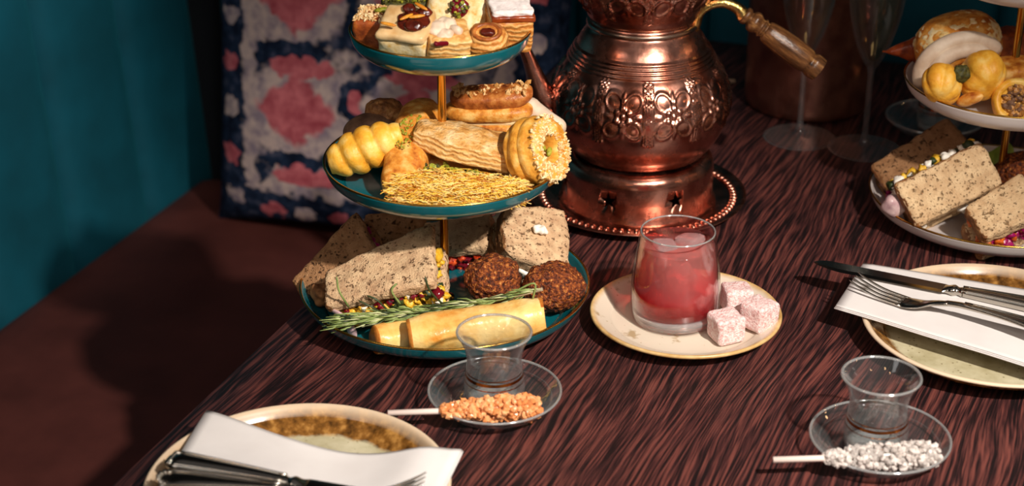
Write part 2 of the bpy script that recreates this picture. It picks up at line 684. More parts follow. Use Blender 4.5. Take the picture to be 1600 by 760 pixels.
MT['rose_b'] = plain('rosemary_pale', '#b9bd8c', 0.5)
MT['rose_c'] = plain('rosemary_dark', '#2f3d1c', 0.45)
MT['rose_stem'] = food('rosemary_stem', [(0.3, '#8a7a60'), (0.7, '#b8a98c')], 120, rough=0.7)
MT['delight'] = food('sugared_delight', [(0.3, '#d9a09c'), (0.5, '#f0d0cc'), (0.68, '#fbeeea')], 420, 3, 0.7, 1.0, 900, 0.0015)
MT['amber_a'] = plain('amber_sugar', '#d98a52', 0.3)
MT['amber_b'] = plain('amber_sugar_pale', '#e8a670', 0.3)
MT['rock_a'] = NT('rock_sugar').pbr('#dcd4ce', 0.15, 0, 0.5, Transmission_Weight=0.5)
MT['rock_b'] = plain('rock_sugar_white', '#cfc5bf', 0.3)


def plate_glaze():
    """reactive glaze: speckled pale centre, brown ring, bare clay lip"""
    t = NT('reactive_glaze')
    ln = t.n('ShaderNodeVectorMath', operation='LENGTH')
    mp = t.mapped((1, 1, 0))
    t.l(mp, ln.inputs[0])
    r = t.math('ADD', ln.outputs['Value'], t.math('MULTIPLY', t.math('SUBTRACT', t.noise(70, 4), 0.5), 0.010))
    spk = t.ramp(t.voro(190), [(0.10, 0.0), (0.22, 1.0)])
    spk2 = t.ramp(t.noise(55, 2), [(0.44, 1.0), (0.52, 0.0)])
    spots = t.math('MAXIMUM', spk, spk2)
    base = t.ramp(t.noise(45, 4), [(0.3, '#a49b78'), (0.7, '#c9c1a4')])
    centre = t.mix(spots, '#7d7250', base)
    brown = t.ramp(t.noise(120, 5), [(0.32, '#432a10'), (0.5, '#7a5122'), (0.66, '#ab7d40')])
    m1 = t.ramp(r, [(0.0, 0.0), (0.0865, 0.0), (0.0895, 1.0)])
    c = t.mix(m1, centre, brown)
    m2 = t.ramp(ln.outputs['Value'], [(0.0, 0.0), (0.1048, 0.0), (0.1058, 1.0)])
    c = t.mix(m2, c, '#d8c1a4')
    rr = t.mix(m2, (0.12), (0.6)) if False else t.ramp(m2, [(0.0, 0.14), (1.0, 0.6)])
    return t.pbr(c, rr, 0, 0.5, t.bump(t.noise(60, 3), 0.15, 0.001))


MT['plate_glaze'] = plate_glaze()


def small_plate_mat():
    t = NT('cream_stoneware')
    ln = t.n('ShaderNodeVectorMath', operation='LENGTH')
    t.l(t.mapped((1, 1, 0)), ln.inputs[0])
    sp = t.ramp(t.noise(60, 3), [(0.3, '#b39a78'), (0.38, '#d9cbb8')])
    sp2 = t.mix(t.ramp(t.voro(120), [(0.05, 0.0), (0.12, 1.0)]), '#a88a5c', sp)
    rim = t.ramp(t.noise(90, 4), [(0.3, '#b58a4c'), (0.7, '#d9ba84')])
    m = t.ramp(t.math('ADD', ln.outputs['Value'], t.math('MULTIPLY', t.noise(80, 2), 0.003)), [(0.0, 0.0), (0.0785, 0.0), (0.081, 1.0)])
    return t.pbr(t.mix(m, sp2, rim), 0.3, 0, 0.5, t.bump(t.noise(80, 3), 0.12, 0.001))


MT['small_plate'] = small_plate_mat()


def kilim():
    """printed tapestry: navy ground, pale stripe, salmon medallions; object x,z in metres"""
    t = NT('kilim_print')
    sep = t.n('ShaderNodeSeparateXYZ')
    nz = t.n('ShaderNodeTexNoise')
    nz.inputs['Scale'].default_value = 55
    nz.inputs['Detail'].default_value = 5
    t.l(t.tc(), nz.inputs['Vector'])
    sub = t.n('ShaderNodeVectorMath', operation='SUBTRACT')
    t.l(nz.outputs['Color'], sub.inputs[0])
    sub.inputs[1].default_value = (0.5, 0.5, 0.5)
    scl = t.n('ShaderNodeVectorMath', operation='SCALE')
    t.l(sub.outputs[0], scl.inputs[0])
    scl.inputs['Scale'].default_value = 0.034
    add = t.n('ShaderNodeVectorMath', operation='ADD')
    t.l(t.tc(), add.inputs[0])
    t.l(scl.outputs[0], add.inputs[1])
    t.l(add.outputs[0], sep.inputs[0])
    X, Z = sep.outputs[0], sep.outputs[2]
    navy = t.ramp(t.noise(60, 4), [(0.35, '#10182a'), (0.55, '#22314a'), (0.72, '#54566a')])
    pale = t.ramp(t.noise(55, 4), [(0.35, '#8d7f8c'), (0.6, '#c9b3ac')])
    salmon = t.ramp(t.noise(60, 4), [(0.3, '#a04450'), (0.65, '#d0737a')])

    def ell(cx, cz, rx, rz):
        a = t.math('DIVIDE', t.math('SUBTRACT', X, cx), rx)
        b = t.math('DIVIDE', t.math('SUBTRACT', Z, cz), rz)
        d = t.math('ADD', t.math('MULTIPLY', a, a), t.math('MULTIPLY', b, b))
        return t.ramp(d, [(0.0, 1.0), (0.80, 1.0), (1.0, 0.0)])

    def dia(cx, cz, rx, rz):
        a = t.math('ABSOLUTE', t.math('DIVIDE', t.math('SUBTRACT', X, cx), rx))
        b = t.math('ABSOLUTE', t.math('DIVIDE', t.math('SUBTRACT', Z, cz), rz))
        return t.ramp(t.math('ADD', a, b), [(0.0, 1.0), (0.85, 1.0), (1.0, 0.0)])

    def band(v, a, b, s=0.004):
        lo = t.math('DIVIDE', t.math('SUBTRACT', v, a), s, True)
        hi = t.math('DIVIDE', t.math('SUBTRACT', b, v), s, True)
        return t.math('MULTIPLY', t.math('MINIMUM', lo, 1.0), t.math('MINIMUM', hi, 1.0))
    # the field inside the border
    inside = t.math('MULTIPLY', band(X, -0.165, 0.165), band(Z, 0.078, 0.41))
    field = t.mix(t.ramp(t.noise(20, 3), [(0.40, 0.0), (0.50, 1.0)]), pale, navy)
    c = field
    for cx, cz in ((-0.105, 0.185), (0.06, 0.185), (-0.105, 0.335), (0.06, 0.335)):
        c = t.mix(ell(cx, cz, 0.078, 0.068), c, pale)
        c = t.mix(dia(cx, cz, 0.064, 0.056), c, salmon)
        c = t.mix(ell(cx + 0.082, cz + 0.02, 0.026, 0.03), c, navy)
        c = t.mix(ell(cx + 0.082, cz + 0.02, 0.013, 0.016), c, salmon)
        c = t.mix(ell(cx - 0.01, cz + 0.078, 0.055, 0.012), c, navy)
        c = t.mix(ell(cx - 0.005, cz - 0.070, 0.055, 0.012), c, navy)
        c = t.mix(ell(cx + 0.01, cz - 0.092, 0.05, 0.014), c, salmon)
    border = navy
    for k in range(7):
        zz = 0.05 + 0.062 * k
        for s in (-1, 1):
            border = t.mix(ell(s * 0.205, zz, 0.016, 0.014), border, salmon if k % 2 else pale)
            xx = -0.15 + 0.05 * k
        border = t.mix(ell(xx, 0.038, 0.018, 0.012), border, pale if k % 2 else salmon)
        border = t.mix(ell(xx, 0.448, 0.018, 0.012), border, pale if k % 2 else salmon)
    stripe = t.math('MULTIPLY', band(X, -0.185, 0.185), band(Z, 0.064, 0.426))
    c = t.mix(stripe, border, t.mix(inside, pale, c))
    return t.pbr(c, 0.9, 0, 0.1, t.bump(t.noise(700, 2), 0.4, 0.001))


MT['kilim'] = kilim()

# ------------------------------------------------------------------ the booth
BA = -R(20.98)                       # the table's direction
CU, SU = math.cos(BA), math.sin(BA)


def booth(v, u, z=0.0):
    return Vector((v * CU - u * SU, v * SU + u * CU, z))


BR = (0, 0, BA)
FLOOR_Z = -0.75
SEAT_Z = -0.30
struct('floor', cube(4.2, 4.2, 0.04), MT['floor'], booth(0.3, 0.6, FLOOR_Z - 0.02), BR)
struct('wall_back', cube(4.2, 0.06, 2.4), MT['wall'], booth(0.3, 2.28, FLOOR_Z + 1.2), BR)
struct('wall_left', cube(0.06, 4.2, 2.4), MT['wall'], booth(-1.58, 0.6, FLOOR_Z + 1.2), BR)


def channel(w, h, t):
    vf = rbox(w, t, h, 0.014, 18)

    def f(v):
        if v.y < 0:
            v.y *= 1 - 0.10 * (2 * v.x / w) ** 2 - 0.36 * abs(2 * v.x / w) ** 9
        return v
    return deform(vf, f)


CW = 0.178
left = thing('banquette', 'teal velvet channel-back banquette with brown leather seat along the left', 'banquette', booth(-1.285, 1.2, FLOOR_Z), BR)
ch = MB().add(channel(CW, 0.80, 0.10))
first = None
for k in range(9):
    if first is None:
        o = ch.obj('channel_panel', MT['velvet'], left)
        first = o
    else:
        o = first.copy()
        COL.objects.link(o)
        o.parent = left
    o.location = (-0.068, 2.125 - CW * (k + 0.5) - 1.2, SEAT_Z - FLOOR_Z + 0.365)
    o.rotation_euler = (-R(4), 0, R(90))
part('seat', rbox(0.52, 1.62, 0.10, 0.03, 16), MT['leather'], left, TRS((0.255, 0.09, SEAT_Z - FLOOR_Z - 0.05)))
part('base', cube(0.46, 1.62, 0.34), MT['wall'], left, TRS((0.23, 0.09, 0.175)), smooth=False)
part('back_board', cube(0.04, 1.62, 1.2), MT['wall'], left, TRS((-0.185, 0.09, 0.62)), smooth=False)

backp = thing('padded_wall_panel', 'teal velvet channel-tufted panel across the back of the booth', 'banquette', booth(0, 2.10, FLOOR_Z), BR)
for k in range(12):
    o = first.copy()
    COL.objects.link(o)
    o.parent = backp
    o.location = (-1.26 + CW * (k + 0.5), 0.055, SEAT_Z - FLOOR_Z + 0.405)
    o.rotation_euler = (0, 0, 0)
part('back_board', cube(2.16, 0.03, 1.2), MT['wall'], backp, TRS((-0.19, 0.12, 0.62)), smooth=False)

# the kilim cushion
cw, chh, ct = 0.50, 0.50, 0.15
V, F = [], []
N = 40
for side in (-1, 1):
    for i in range(N + 1):
        for j in range(N + 1):
            a, b = i / N * 2 - 1, j / N * 2 - 1
            pin = 1 - 0.06 * (1 - b * b) * abs(a) ** 6
            pin2 = 1 - 0.06 * (1 - a * a) * abs(b) ** 6
            th = (max(0.0, (1 - a ** 4) * (1 - b ** 4))) ** 0.5 * ct / 2
            th *= 1 + 0.10 * noise.noise(Vector((a * 2.2, b * 2.2, side)))
            V.append(Vector((a * cw / 2 * pin, side * th, chh / 2 + b * chh / 2 * pin2)))
for s in range(2):
    o_ = s * (N + 1) ** 2
    for i in range(N):
        for j in range(N):
            q = (o_ + i * (N + 1) + j, o_ + (i + 1) * (N + 1) + j, o_ + (i + 1) * (N + 1) + j + 1, o_ + i * (N + 1) + j + 1)
            F.append(q if s == 0 else q[::-1])
cpos = Vector((-0.405, 2.25, SEAT_Z)) + Vector((math.cos(-R(17)), math.sin(-R(17)), 0)) * (cw / 2)
single('cushion', 'patterned navy and salmon cushion leaning in the booth corner', 'cushion', (V, F), MT['kilim'], cpos, (R(-8), 0, -R(17)))

# the table
tb = thing('dining_table', 'dark brown wood-grained dining table carrying the whole tea', 'table', booth(-0.24, 1.35, FLOOR_Z), BR)
o = part('tabletop', rbox(0.88, 1.46, 0.036, 0.003, 8), MT['table'], tb)
o.location = (0, 0, -FLOOR_Z - 0.018)
part('column', lathe([(0, 0.03), (0.05, 0.03), (0.05, 0.71), (0, 0.71)], 32), MT['wall'], tb)
part('foot', rbox(0.5, 0.7, 0.03, 0.01, 6), MT['wall'], tb, TRS((0, 0, 0.015)))


# ------------------------------------------------------------------ tiered stands
def stand_plate(R_, H, t=0.003):
    b = 0.80 * R_
    outer = [(0, 0), (b * 0.96, 0), (b, 0.0008), (b + 0.35 * (R_ - b), 0.0035), (b + 0.78 * (R_ - b), H * 0.5), (R_, H)]
    inner = [(R_ - 0.0022, H), (b + 0.72 * (R_ - b) - 0.002, H * 0.55), (b + 0.25 * (R_ - b) - 0.002, t + 0.002), (b - 0.006, t), (0, t)]
    return smoothprof(outer[2:], 5), inner, outer


def make_stand(name, label, x, y, glaze, tiers, foot):
    st = thing(name, label, 'cake stand', (x, y, 0))
    for R_, zr in tiers:
        H = 0.021
        sp, inner, outer = stand_plate(R_, H)
        prof = [(0, 0), (outer[1][0], 0)] + sp + smoothprof(inner, 4)
        pl = part('plate', lathe(prof, 96), glaze, st, fix=True)
        pl.location = (0, 0, zr - H)
        rg = MB().add(tube([(math.cos(a) * (R_ - 0.001), math.sin(a) * (R_ - 0.001), H) for a in np.linspace(0, 2 * math.pi, 97)], 0.0011, 6, False))
        part('gold_rim', rg, MT['gold'], pl, label='thin gold line around the rim')
    z0 = tiers[0][1] - 0.018
    for (Ra, za), (Rb, zb) in zip(tiers, tiers[1:]):
        zl, zh = za - 0.018, zb - 0.021
        part('pole', lathe([(0, zl), (0.008, zl), (0.008, zl + 0.003), (0.0036, zl + 0.005), (0.0036, zh - 0.006), (0.008, zh - 0.003), (0.008, zh), (0, zh)], 24), MT['brass'], st, label='slim brass pole')
    part('foot_ring', lathe([(0, 0), (tiers[0][0] * 0.62, 0), (tiers[0][0] * 0.64, foot), (0, foot)], 64), glaze, st)
    return st


SX, SY = -0.0588, 1.405
make_stand('cake_stand', 'three-tiered teal cake stand with gold rims, loaded with food', SX, SY, MT['teal'], [(0.1272, 0.0285), (0.1018, 0.1455), (0.0755, 0.2612)], 0.008)
S2X, S2Y = 0.474, 1.597
make_stand('cake_stand', 'three-tiered white cake stand cut off by the right edge of the photo', S2X, S2Y, MT['white_glaze'], [(0.1245, 0.0275), (0.1014, 0.1445), (0.077, 0.2545)], 0.007)

# ------------------------------------------------------------------ copper samovar set
PX, PYY = 0.1252, 1.64
tray_p = [(0, 0.004), (0.070, 0.004), (0.080, 0.0045), (0.088, 0.007), (0.1, 0.0105), (0.1075, 0.012), (0.1085, 0.0115), (0.1075, 0.0105), (0.1, 0.0085), (0.088, 0.004), (0.082, 0.0), (0, 0.0)]
tray = thing('copper_tray', 'round copper tray with beaded edge under the burner stand', 'tray', (PX, PYY, 0))
part('dish', lathe(tray_p, 96), MT['copper'], tray, fix=True)
bd = MB()
for k in range(84):
    a = 2 * math.pi * k / 84
    bd.add(ico(2), TRS((math.cos(a) * 0.0955, math.sin(a) * 0.0955, 0.0098), (0, 0, a), (0.0042, 0.0026, 0.0024)))
part('beading', bd, MT['copper'], tray, stuff=True)

drum_o = [(0.0785, 0.0), (0.0770, 0.004), (0.0750, 0.009), (0.0745, 0.02), (0.0745, 0.038), (0.0742, 0.043), (0.0722, 0.0475), (0.0680, 0.0505), (0.0600, 0.0515)]
drum_i = [(r - 0.0016, z - (0.0016 if z > 0.045 else 0)) for r, z in drum_o]
drum_i[-1] = (0.0600, 0.0500)
dv = lathe(drum_o + drum_i[::-1], 112)
n_ = 112
L = len(drum_o) * 2
F_ = list(dv[1]) + [((L - 1) * n_ + i, (L - 1) * n_ + (i + 1) % n_, (i + 1) % n_, i) for i in range(n_)]
stove = thing('burner_stand', 'copper drum burner stand with star cut-outs under the kettle', 'burner stand', (PX, PYY, 0.004))
dobj = part('drum', (dv[0], F_), MT['copper'], stove, fix=True)
cm = MB()
for k in range(7):
    a = -math.pi / 2 + 2 * math.pi * (k + 0.5) / 7
    pts = []
    for j in range(10):
        r = 0.0088 if j % 2 == 0 else 0.0036
        b = math.pi / 2 + 2 * math.pi * j / 10 + 0.12
        pts.append((r * math.cos(b), r * math.sin(b)))
    e = Vector((math.cos(a), math.sin(a), 0))
    s_ = Vector((-math.sin(a), math.cos(a), 0))
    vv = [e * d + s_ * p + Vector((0, 0, 0.0255 + q)) for d in (0.066, 0.083) for p, q in pts]
    ff = [tuple(range(9, -1, -1)), tuple(range(10, 20))] + [(j, (j + 1) % 10, 10 + (j + 1) % 10, 10 + j) for j in range(10)]
    cm.add((vv, ff), None, 0, False)
cut = cm.obj('star_cutter', MT['copper'], stove, fix=True)
md = dobj.modifiers.new('stars', 'BOOLEAN')
md.operation = 'DIFFERENCE'
md.object = cut
md.solver = 'EXACT'
dg = bpy.context.evaluated_depsgraph_get()
nm = bpy.data.meshes.new_from_object(dobj.evaluated_get(dg))
dobj.modifiers.clear()
dobj.data = nm
bpy.data.objects.remove(cut)


def flower_relief(th, z, N, zc, rad, hz):
    """height (m) of the pressed flower pattern at angle th and height z"""
    per = 2 * math.pi / N
    f = ((th / per) % 1.0) - 0.5
    x = f * per * rad
    half = per * rad / 2
    y = z - zc
    if abs(y) > hz:
        return 0.0
    edge = min(1.0, (hz - abs(y)) / 0.004)
    h = 0.0
    # rope column between flowers
    d = half - abs(x)
    if d < 0.0060:
        k = 1 - (d / 0.0060) ** 4
        sgn = 1 if x > 0 else -1
        u = y + sgn * d * 0.8
        w = y - sgn * d * 0.8
        h += k * 1.8 * abs(math.sin(u * 850)) * abs(math.sin(w * 850))
    x, y = x / 1.16, y / 1.2
    r = math.hypot(x, y)
    if r < 0.0024:
        h += math.sqrt(1 - (r / 0.0024) ** 2)
    for k in range(6):
        c = math.pi / 6 + k * math.pi / 3
        q = math.hypot(x - 0.0056 * math.cos(c), y - 0.0056 * math.sin(c))
        if q < 0.0024:
            h += math.sqrt(1 - (q / 0.0024) ** 2)
    for k in range(4):                                    # four big rounded petals
        c = math.pi / 4 + k * math.pi / 2
        px_, py_ = 0.0118 * math.cos(c), 0.0150 * math.sin(c)
        ca, sa = math.cos(c), math.sin(c)
        lx = ((x - px_) * ca + (y - py_) * sa) / 0.0085
        ly = (-(x - px_) * sa + (y - py_) * ca) / 0.0068
        q = math.hypot(lx, ly)
        if q < 1.25:
            h += 0.9 * math.exp(-((q - 0.95) / 0.14) ** 2) + 0.45 * max(0, 1 - q * q)
    for k in range(4):                                    # slim leaves between the petals
        c = k * math.pi / 2
        rr = 0.0135 if k % 2 else 0.0125
        lx = ((x - rr * math.cos(c)) * math.cos(c) + (y - rr * math.sin(c)) * math.sin(c)) / 0.0052
        ly = (-(x - rr * math.cos(c)) * math.sin(c) + (y - rr * math.sin(c)) * math.cos(c)) / 0.0022
        q = math.hypot(lx, ly)
        if q < 1:
            h += 1 - q * q
    return min(h, 1.5) * 0.0018 * edge


def relief_lathe(prof, n, N, zc, rad, hz, phase=0.0):
    V, F = lathe(prof, n)
    out = []
    for v in V:
        v = Vector(v)
        r = math.hypot(v.x, v.y)
        if r > 1e-6:
            h = flower_relief(math.atan2(v.y, v.x) + phase, v.z, N, zc, rad, hz)
            v.x *= (r + h) / r
            v.y *= (r + h) / r
        out.append(v)
    return out, F


def resample(prof, step):
    out = [prof[0]]
    for a, b in zip(prof, prof[1:]):
        L = math.hypot(b[0] - a[0], b[1] - a[1])
        k = max(1, int(L / step))
        for i in range(1, k + 1):
            out.append((a[0] + (b[0] - a[0]) * i / k, a[1] + (b[1] - a[1]) * i / k))
    return out


kz = 0.0555
body = smoothprof([(0.0600, 0.0), (0.0645, 0.0030), (0.0672, 0.0065), (0.0735, 0.014), (0.0805, 0.026), (0.0852, 0.040), (0.0868, 0.054), (0.0855, 0.067), (0.0815, 0.080), (0.0755, 0.091), (0.0715, 0.0965)], 8)
rings = []
for k in range(4):
    z = 0.0975 + k * 0.0036
    r = 0.0708 - k * 0.0020
    rings += [(r, z), (r + 0.0014, z + 0.0012), (r + 0.0001, z + 0.0026)]
shoulder = smoothprof([(0.0628, 0.1125), (0.0600, 0.1180), (0.0560, 0.1240), (0.0525, 0.1285), (0.0510, 0.1310)], 8)
neck = [(0.0510, 0.1335), (0.0505, 0.1375)]
prof = [(0, 0.0), (0.045, 0.0)] + resample(body, 0.0009) + rings + shoulder + neck + [(0.048, 0.1385), (0.0, 0.1385)]
kt = thing('copper_kettle', 'large copper kettle embossed with flowers, bottom pot of the double teapot', 'kettle', (PX, PYY, kz))
part('body', relief_lathe(prof, 640, 11, 0.0665, 0.0855, 0.0310, math.pi / 2 - R(34)), MT['copper'], kt, fix=True)
part('neck_ring', lathe([(0.0505, 0.1300), (0.0535, 0.1310), (0.0542, 0.1330), (0.0532, 0.1352), (0.0505, 0.1360)], 96), MT['silver_ring'], kt, label='pale tinned ring at the neck')
sp = curve3([(-0.070, 0.0, 0.044), (-0.086, -0.006, 0.048), (-0.0945, -0.008, 0.058), (-0.1035, -0.009, 0.083), (-0.1125, -0.01, 0.107), (-0.122, -0.01, 0.125)], 8)
part('spout', tube(sp, [0.010 + 0.005 * math.exp(-((i - 14) / 9.0) ** 2) - 0.0055 * (i / len(sp)) for i in range(len(sp))], 20), MT['copper'], kt)

# upper teapot
up = smoothprof([(0.0515, 0.0), (0.0535, 0.003), (0.0560, 0.009), (0.0625, 0.020), (0.0700, 0.038), (0.0715, 0.055), (0.066, 0.072), (0.054, 0.084), (0.046, 0.092), (0.048, 0.110)], 8)
tp = thing('copper_teapot', 'smaller embossed copper teapot stacked on the kettle', 'teapot', (PX, PYY, kz + 0.1388))
part('body', relief_lathe([(0, 0.0)] + resample(up, 0.0012) + [(0.0, 0.110)], 400, 10, 0.040, 0.069, 0.033, 0.3), MT['copper'], tp, fix=True)
part('lid', lathe(smoothprof([(0.049, 0.1105), (0.044, 0.122), (0.02, 0.134), (0.007, 0.139), (0.008, 0.148), (0.0, 0.153)], 5), 48), MT['copper'], tp)
arm = curve3([(0.0490, -0.012, -0.010), (0.0500, -0.016, -0.003), (0.0530, -0.02, 0.010), (0.064, -0.02, 0.0175), (0.0765, -0.02, 0.0185), (0.0885, -0.02, 0.0125), (0.094, -0.02, 0.005)], 6)
part('handle_arm', tube(arm, [0.0042 + 0.003 * (i / len(arm)) ** 3 for i in range(len(arm))], 14), MT['brass_old'], tp, label='curved brass arm of the handle')
gp = smoothprof([(0.0, 0.0), (0.0075, 0.0005), (0.0085, 0.004), (0.0065, 0.007), (0.0095, 0.0095), (0.0105, 0.014), (0.0075, 0.0195), (0.0095, 0.022), (0.0078, 0.025), (0.0105, 0.028), (0.0120, 0.042), (0.0128, 0.060), (0.0122, 0.074), (0.0108, 0.078), (0.0122, 0.082), (0.0118, 0.0885), (0.0105, 0.0905), (0.0, 0.0910)], 4)
go = part('handle_grip', lathe(gp, 28), MT['wood_grip'], tp, label='turned wooden grip', fix=True)
gd = Vector((0.0705, -0.012, -0.0495)).normalized()
go.location = (0.0935, -0.02, 0.0075)
go.rotation_euler = gd.to_track_quat('Z', 'Y').to_euler()

# ------------------------------------------------------------------ wine bucket, flutes, back saucer
bk = thing('wine_bucket', 'dull copper wine bucket standing at the back of the table', 'wine bucket', (0.336, 1.915, 0))
part('bucket', lathe(smoothprof([(0.064, 0.0), (0.0685, 0.003), (0.0705, 0.010)], 4) + [(0.0715, 0.215), (0.0735, 0.218), (0.0715, 0.221), (0.0690, 0.218), (0.0680, 0.012), (0, 0.008)], 72), MT['copper_dull'], bk, fix=True)
part('bucket_base', lathe([(0, 0.0), (0.064, 0.0), (0.064, 0.004), (0, 0.004)], 48), MT['copper_dull'], bk)


def flute(label, x, y, zb=0.0, fill=0.19):
    fl = thing('champagne_flute', label, 'glass', (x, y, zb), group='champagne flutes by the bucket')
    part('base', lathe(smoothprof([(0, 0.0), (0.036, 0.0), (0.0368, 0.0010), (0.034, 0.0018), (0.012, 0.0045), (0.005, 0.010), (0.0032, 0.02)], 5), 56), MT['flute_glass'], fl, fix=True)
    part('stem', lathe([(0.0032, 0.02), (0.0030, 0.05), (0.0032, 0.086), (0.0045, 0.092)], 20), MT['flute_glass'], fl)
    bo = smoothprof([(0.0045, 0.092), (0.010, 0.100), (0.0185, 0.120), (0.026, 0.148), (0.0295, 0.178), (0.0290, 0.21), (0.0265, 0.245)], 6)
    bi = [(max(r - 0.001, 0.0), z + 0.003) for r, z in bo][::-1]
    part('bowl', lathe(bo + bi, 56), MT['glass'], fl)
    lq = [(0, 0.099)] + [(max(r - 0.0016, 0), z + 0.003) for r, z in bo if 0.097 < z < fill] + [(0, fill)]
    part('champagne', lathe(lq, 48), MT['champ'], fl, label='pale golden sparkling wine')
    return fl


MT['flute_glass'] = thin_glass('flute_glass', (0.95, 0.95, 0.95, 1), 1.5, 0.04, 0.05, 0.03)
MT['champ'] = thin_glass('sparkling_wine', (0.95, 0.84, 0.62, 1), 1.33)
flute('champagne flute behind the wooden teapot handle, in front of the bucket', 0.312, 1.808)
flute('champagne flute nearer the white stand, right of the other flute', 0.377, 1.777)


def tea_profile():
    out = smoothprof([(0.0195, 0.0), (0.0215, 0.0012), (0.0232, 0.006), (0.0243, 0.014), (0.0238, 0.022), (0.0222, 0.032), (0.0218, 0.040), (0.0235, 0.050), (0.0268, 0.058), (0.0298, 0.0635)], 6)
    return out


def tea_glass(label, x, y, z):
    tg = thing('tea_glass', label, 'tea glass', (x, y, z), group='tea glasses on saucers')
    out = tea_profile()
    inn = [(r - 0.0013, zz) for r, zz in out if zz > 0.008][::-1]
    part('glass_body', lathe(out + [(0.0297, 0.0641), (0.0287, 0.0638)] + inn + [(0.016, 0.0068), (0, 0.0062)], 64), MT['glass'], tg, fix=True)
    part('glass_base', lathe([(0, 0.0005), (0.019, 0.0005), (0.0205, 0.002), (0.0212, 0.005), (0.0150, 0.0058), (0, 0.0056)], 48), MT['glass_solid'], tg, fix=True)
    part('glass_lip', tube([(math.cos(a) * 0.0292, math.sin(a) * 0.0292, 0.0638) for a in np.linspace(0, 2 * math.pi, 65)], 0.0011, 8, False), MT['glass_rim'], tg)
    for zz, hh in ((0.0225, 0.0008), (0.0265, 0.0022), (0.0305, 0.0008)):
        rr = [r for r, q in out if q >= zz][0] + 0.0002
        part('gold_band', lathe([(rr + 0.0001, zz), (rr - (0.00035 if hh > 0.001 else 0), zz + hh)], 64), MT['gold_band'], tg, label='gold band')
    return tg


def glass_saucer(label, x, y, z=0.0):
    sc = thing('glass_saucer', label, 'saucer', (x, y, z), group='clear glass saucers')
    o_ = smoothprof([(0, 0.0), (0.026, 0.0), (0.032, 0.0012), (0.043, 0.0065), (0.0505, 0.0130), (0.0530, 0.0165)], 5)
    i_ = smoothprof([(0.0522, 0.0175), (0.0495, 0.0148), (0.042, 0.0088), (0.030, 0.0040), (0.0, 0.0034)], 5)
    part('bowl', lathe(o_ + i_, 80), MT['glass'], sc, fix=True)
    part('lip', tube([(math.cos(a) * 0.0526, math.sin(a) * 0.0526, 0.0170) for a in np.linspace(0, 2 * math.pi, 81)], 0.0011, 8, False), MT['glass_rim'], sc)
    part('inner_ring', tube([(math.cos(a) * 0.0455, math.sin(a) * 0.0455, 0.0116) for a in np.linspace(0, 2 * math.pi, 81)], 0.0005, 6, False), MT['glass'], sc)
    return sc


MT['gold_band'] = plain('gilt_band', '#b06a2c', 0.18, 1.0)
gs = NT('thick_glass')
MT['glass_solid'] = gs.pbr('#f4f8f8', 0.02, 0, 0.5, Transmission_Weight=0.8, IOR=1.45)
glass_saucer('clear glass saucer under the tea glass, holding the amber sugar stick', -0.0137, 1.2345)
tea_glass('gold-banded tea glass in front of the teal stand', -0.0140, 1.2365, 0.0042)
glass_saucer('clear glass saucer under the tea glass, holding the white sugar stick', 0.2795, 1.1650)
tea_glass('gold-banded tea glass beside the white sugar stick at lower right', 0.2765, 1.1675, 0.0042)
glass_saucer('clear glass saucer at the back, half hidden behind the white stand', 0.462, 1.826)
tea_glass('tea glass on the back saucer, mostly hidden by the white stand', 0.466, 1.826, 0.0042)


def sugar_stick(label, tip, inner, end, mats, col_seed, clabel):
    a, b, c = Vector(tip), Vector(inner), Vector(end)
    d = (c - a).normalized()
    ss = thing('sugar_stick', label, 'sugar stick', a, group='rock-sugar sticks')
    part('stick', tube([Vector((0, 0, 0)), (c - a) * 0.9], 0.0024, 12), MT['white_stick'], ss, label='white stick')
    L_ = (c - b).length
    random.seed(col_seed)
    u = d.cross(Vector((0, 0, 1))).normalized()
    w = u.cross(d)

    def pl(k):
        t_ = random.random()
        rad = 0.0112 * min(1.0, 0.36 + 1.1 * t_ ** 0.75) * (1 if t_ < 0.93 else 0.86)
        an = random.uniform(0, 2 * math.pi)
        rr = rad * random.uniform(0.62, 1.0)
        return (b - a) + d * (L_ * t_) + u * math.cos(an) * rr * 1.05 + w * math.sin(an) * rr * 0.78
    mb = chunks(620, pl, 0.0025, len(mats), 1, jitter=0.25)
    core = tube([(b - a) + d * (L_ * q) for q in (0, 0.2, 0.5, 0.8, 1.0)], [0.002, 0.0045, 0.006, 0.006, 0.005], 14)
    mb.add(core)
    part('sugar_crystals', mb, mats, ss, stuff=True, label=clabel)
    return ss


sugar_stick('amber rock-sugar stick lying on the glass saucer at centre', ground(606, 646, 0.0205), ground(691, 642, 0.0195), ground(843, 637, 0.0165), [MT['amber_a'], MT['amber_b']], 3, 'amber sugar crystals')
sugar_stick('white rock-sugar stick lying on the glass saucer at lower right', ground(1208, 719, 0.0205), ground(1290, 716, 0.0195), ground(1465, 711, 0.0165), [MT['rock_a'], MT['rock_b']], 5, 'clear white sugar crystals')
random.seed(11)
single('stick', 'short pale stick lying on the table behind the copper kettle', 'stick', tube([(0, 0, 0), (-0.09, 0.012, 0)], 0.0024, 10), MT['stem_wood'], ground(1149, 127, 0.003), group=None)

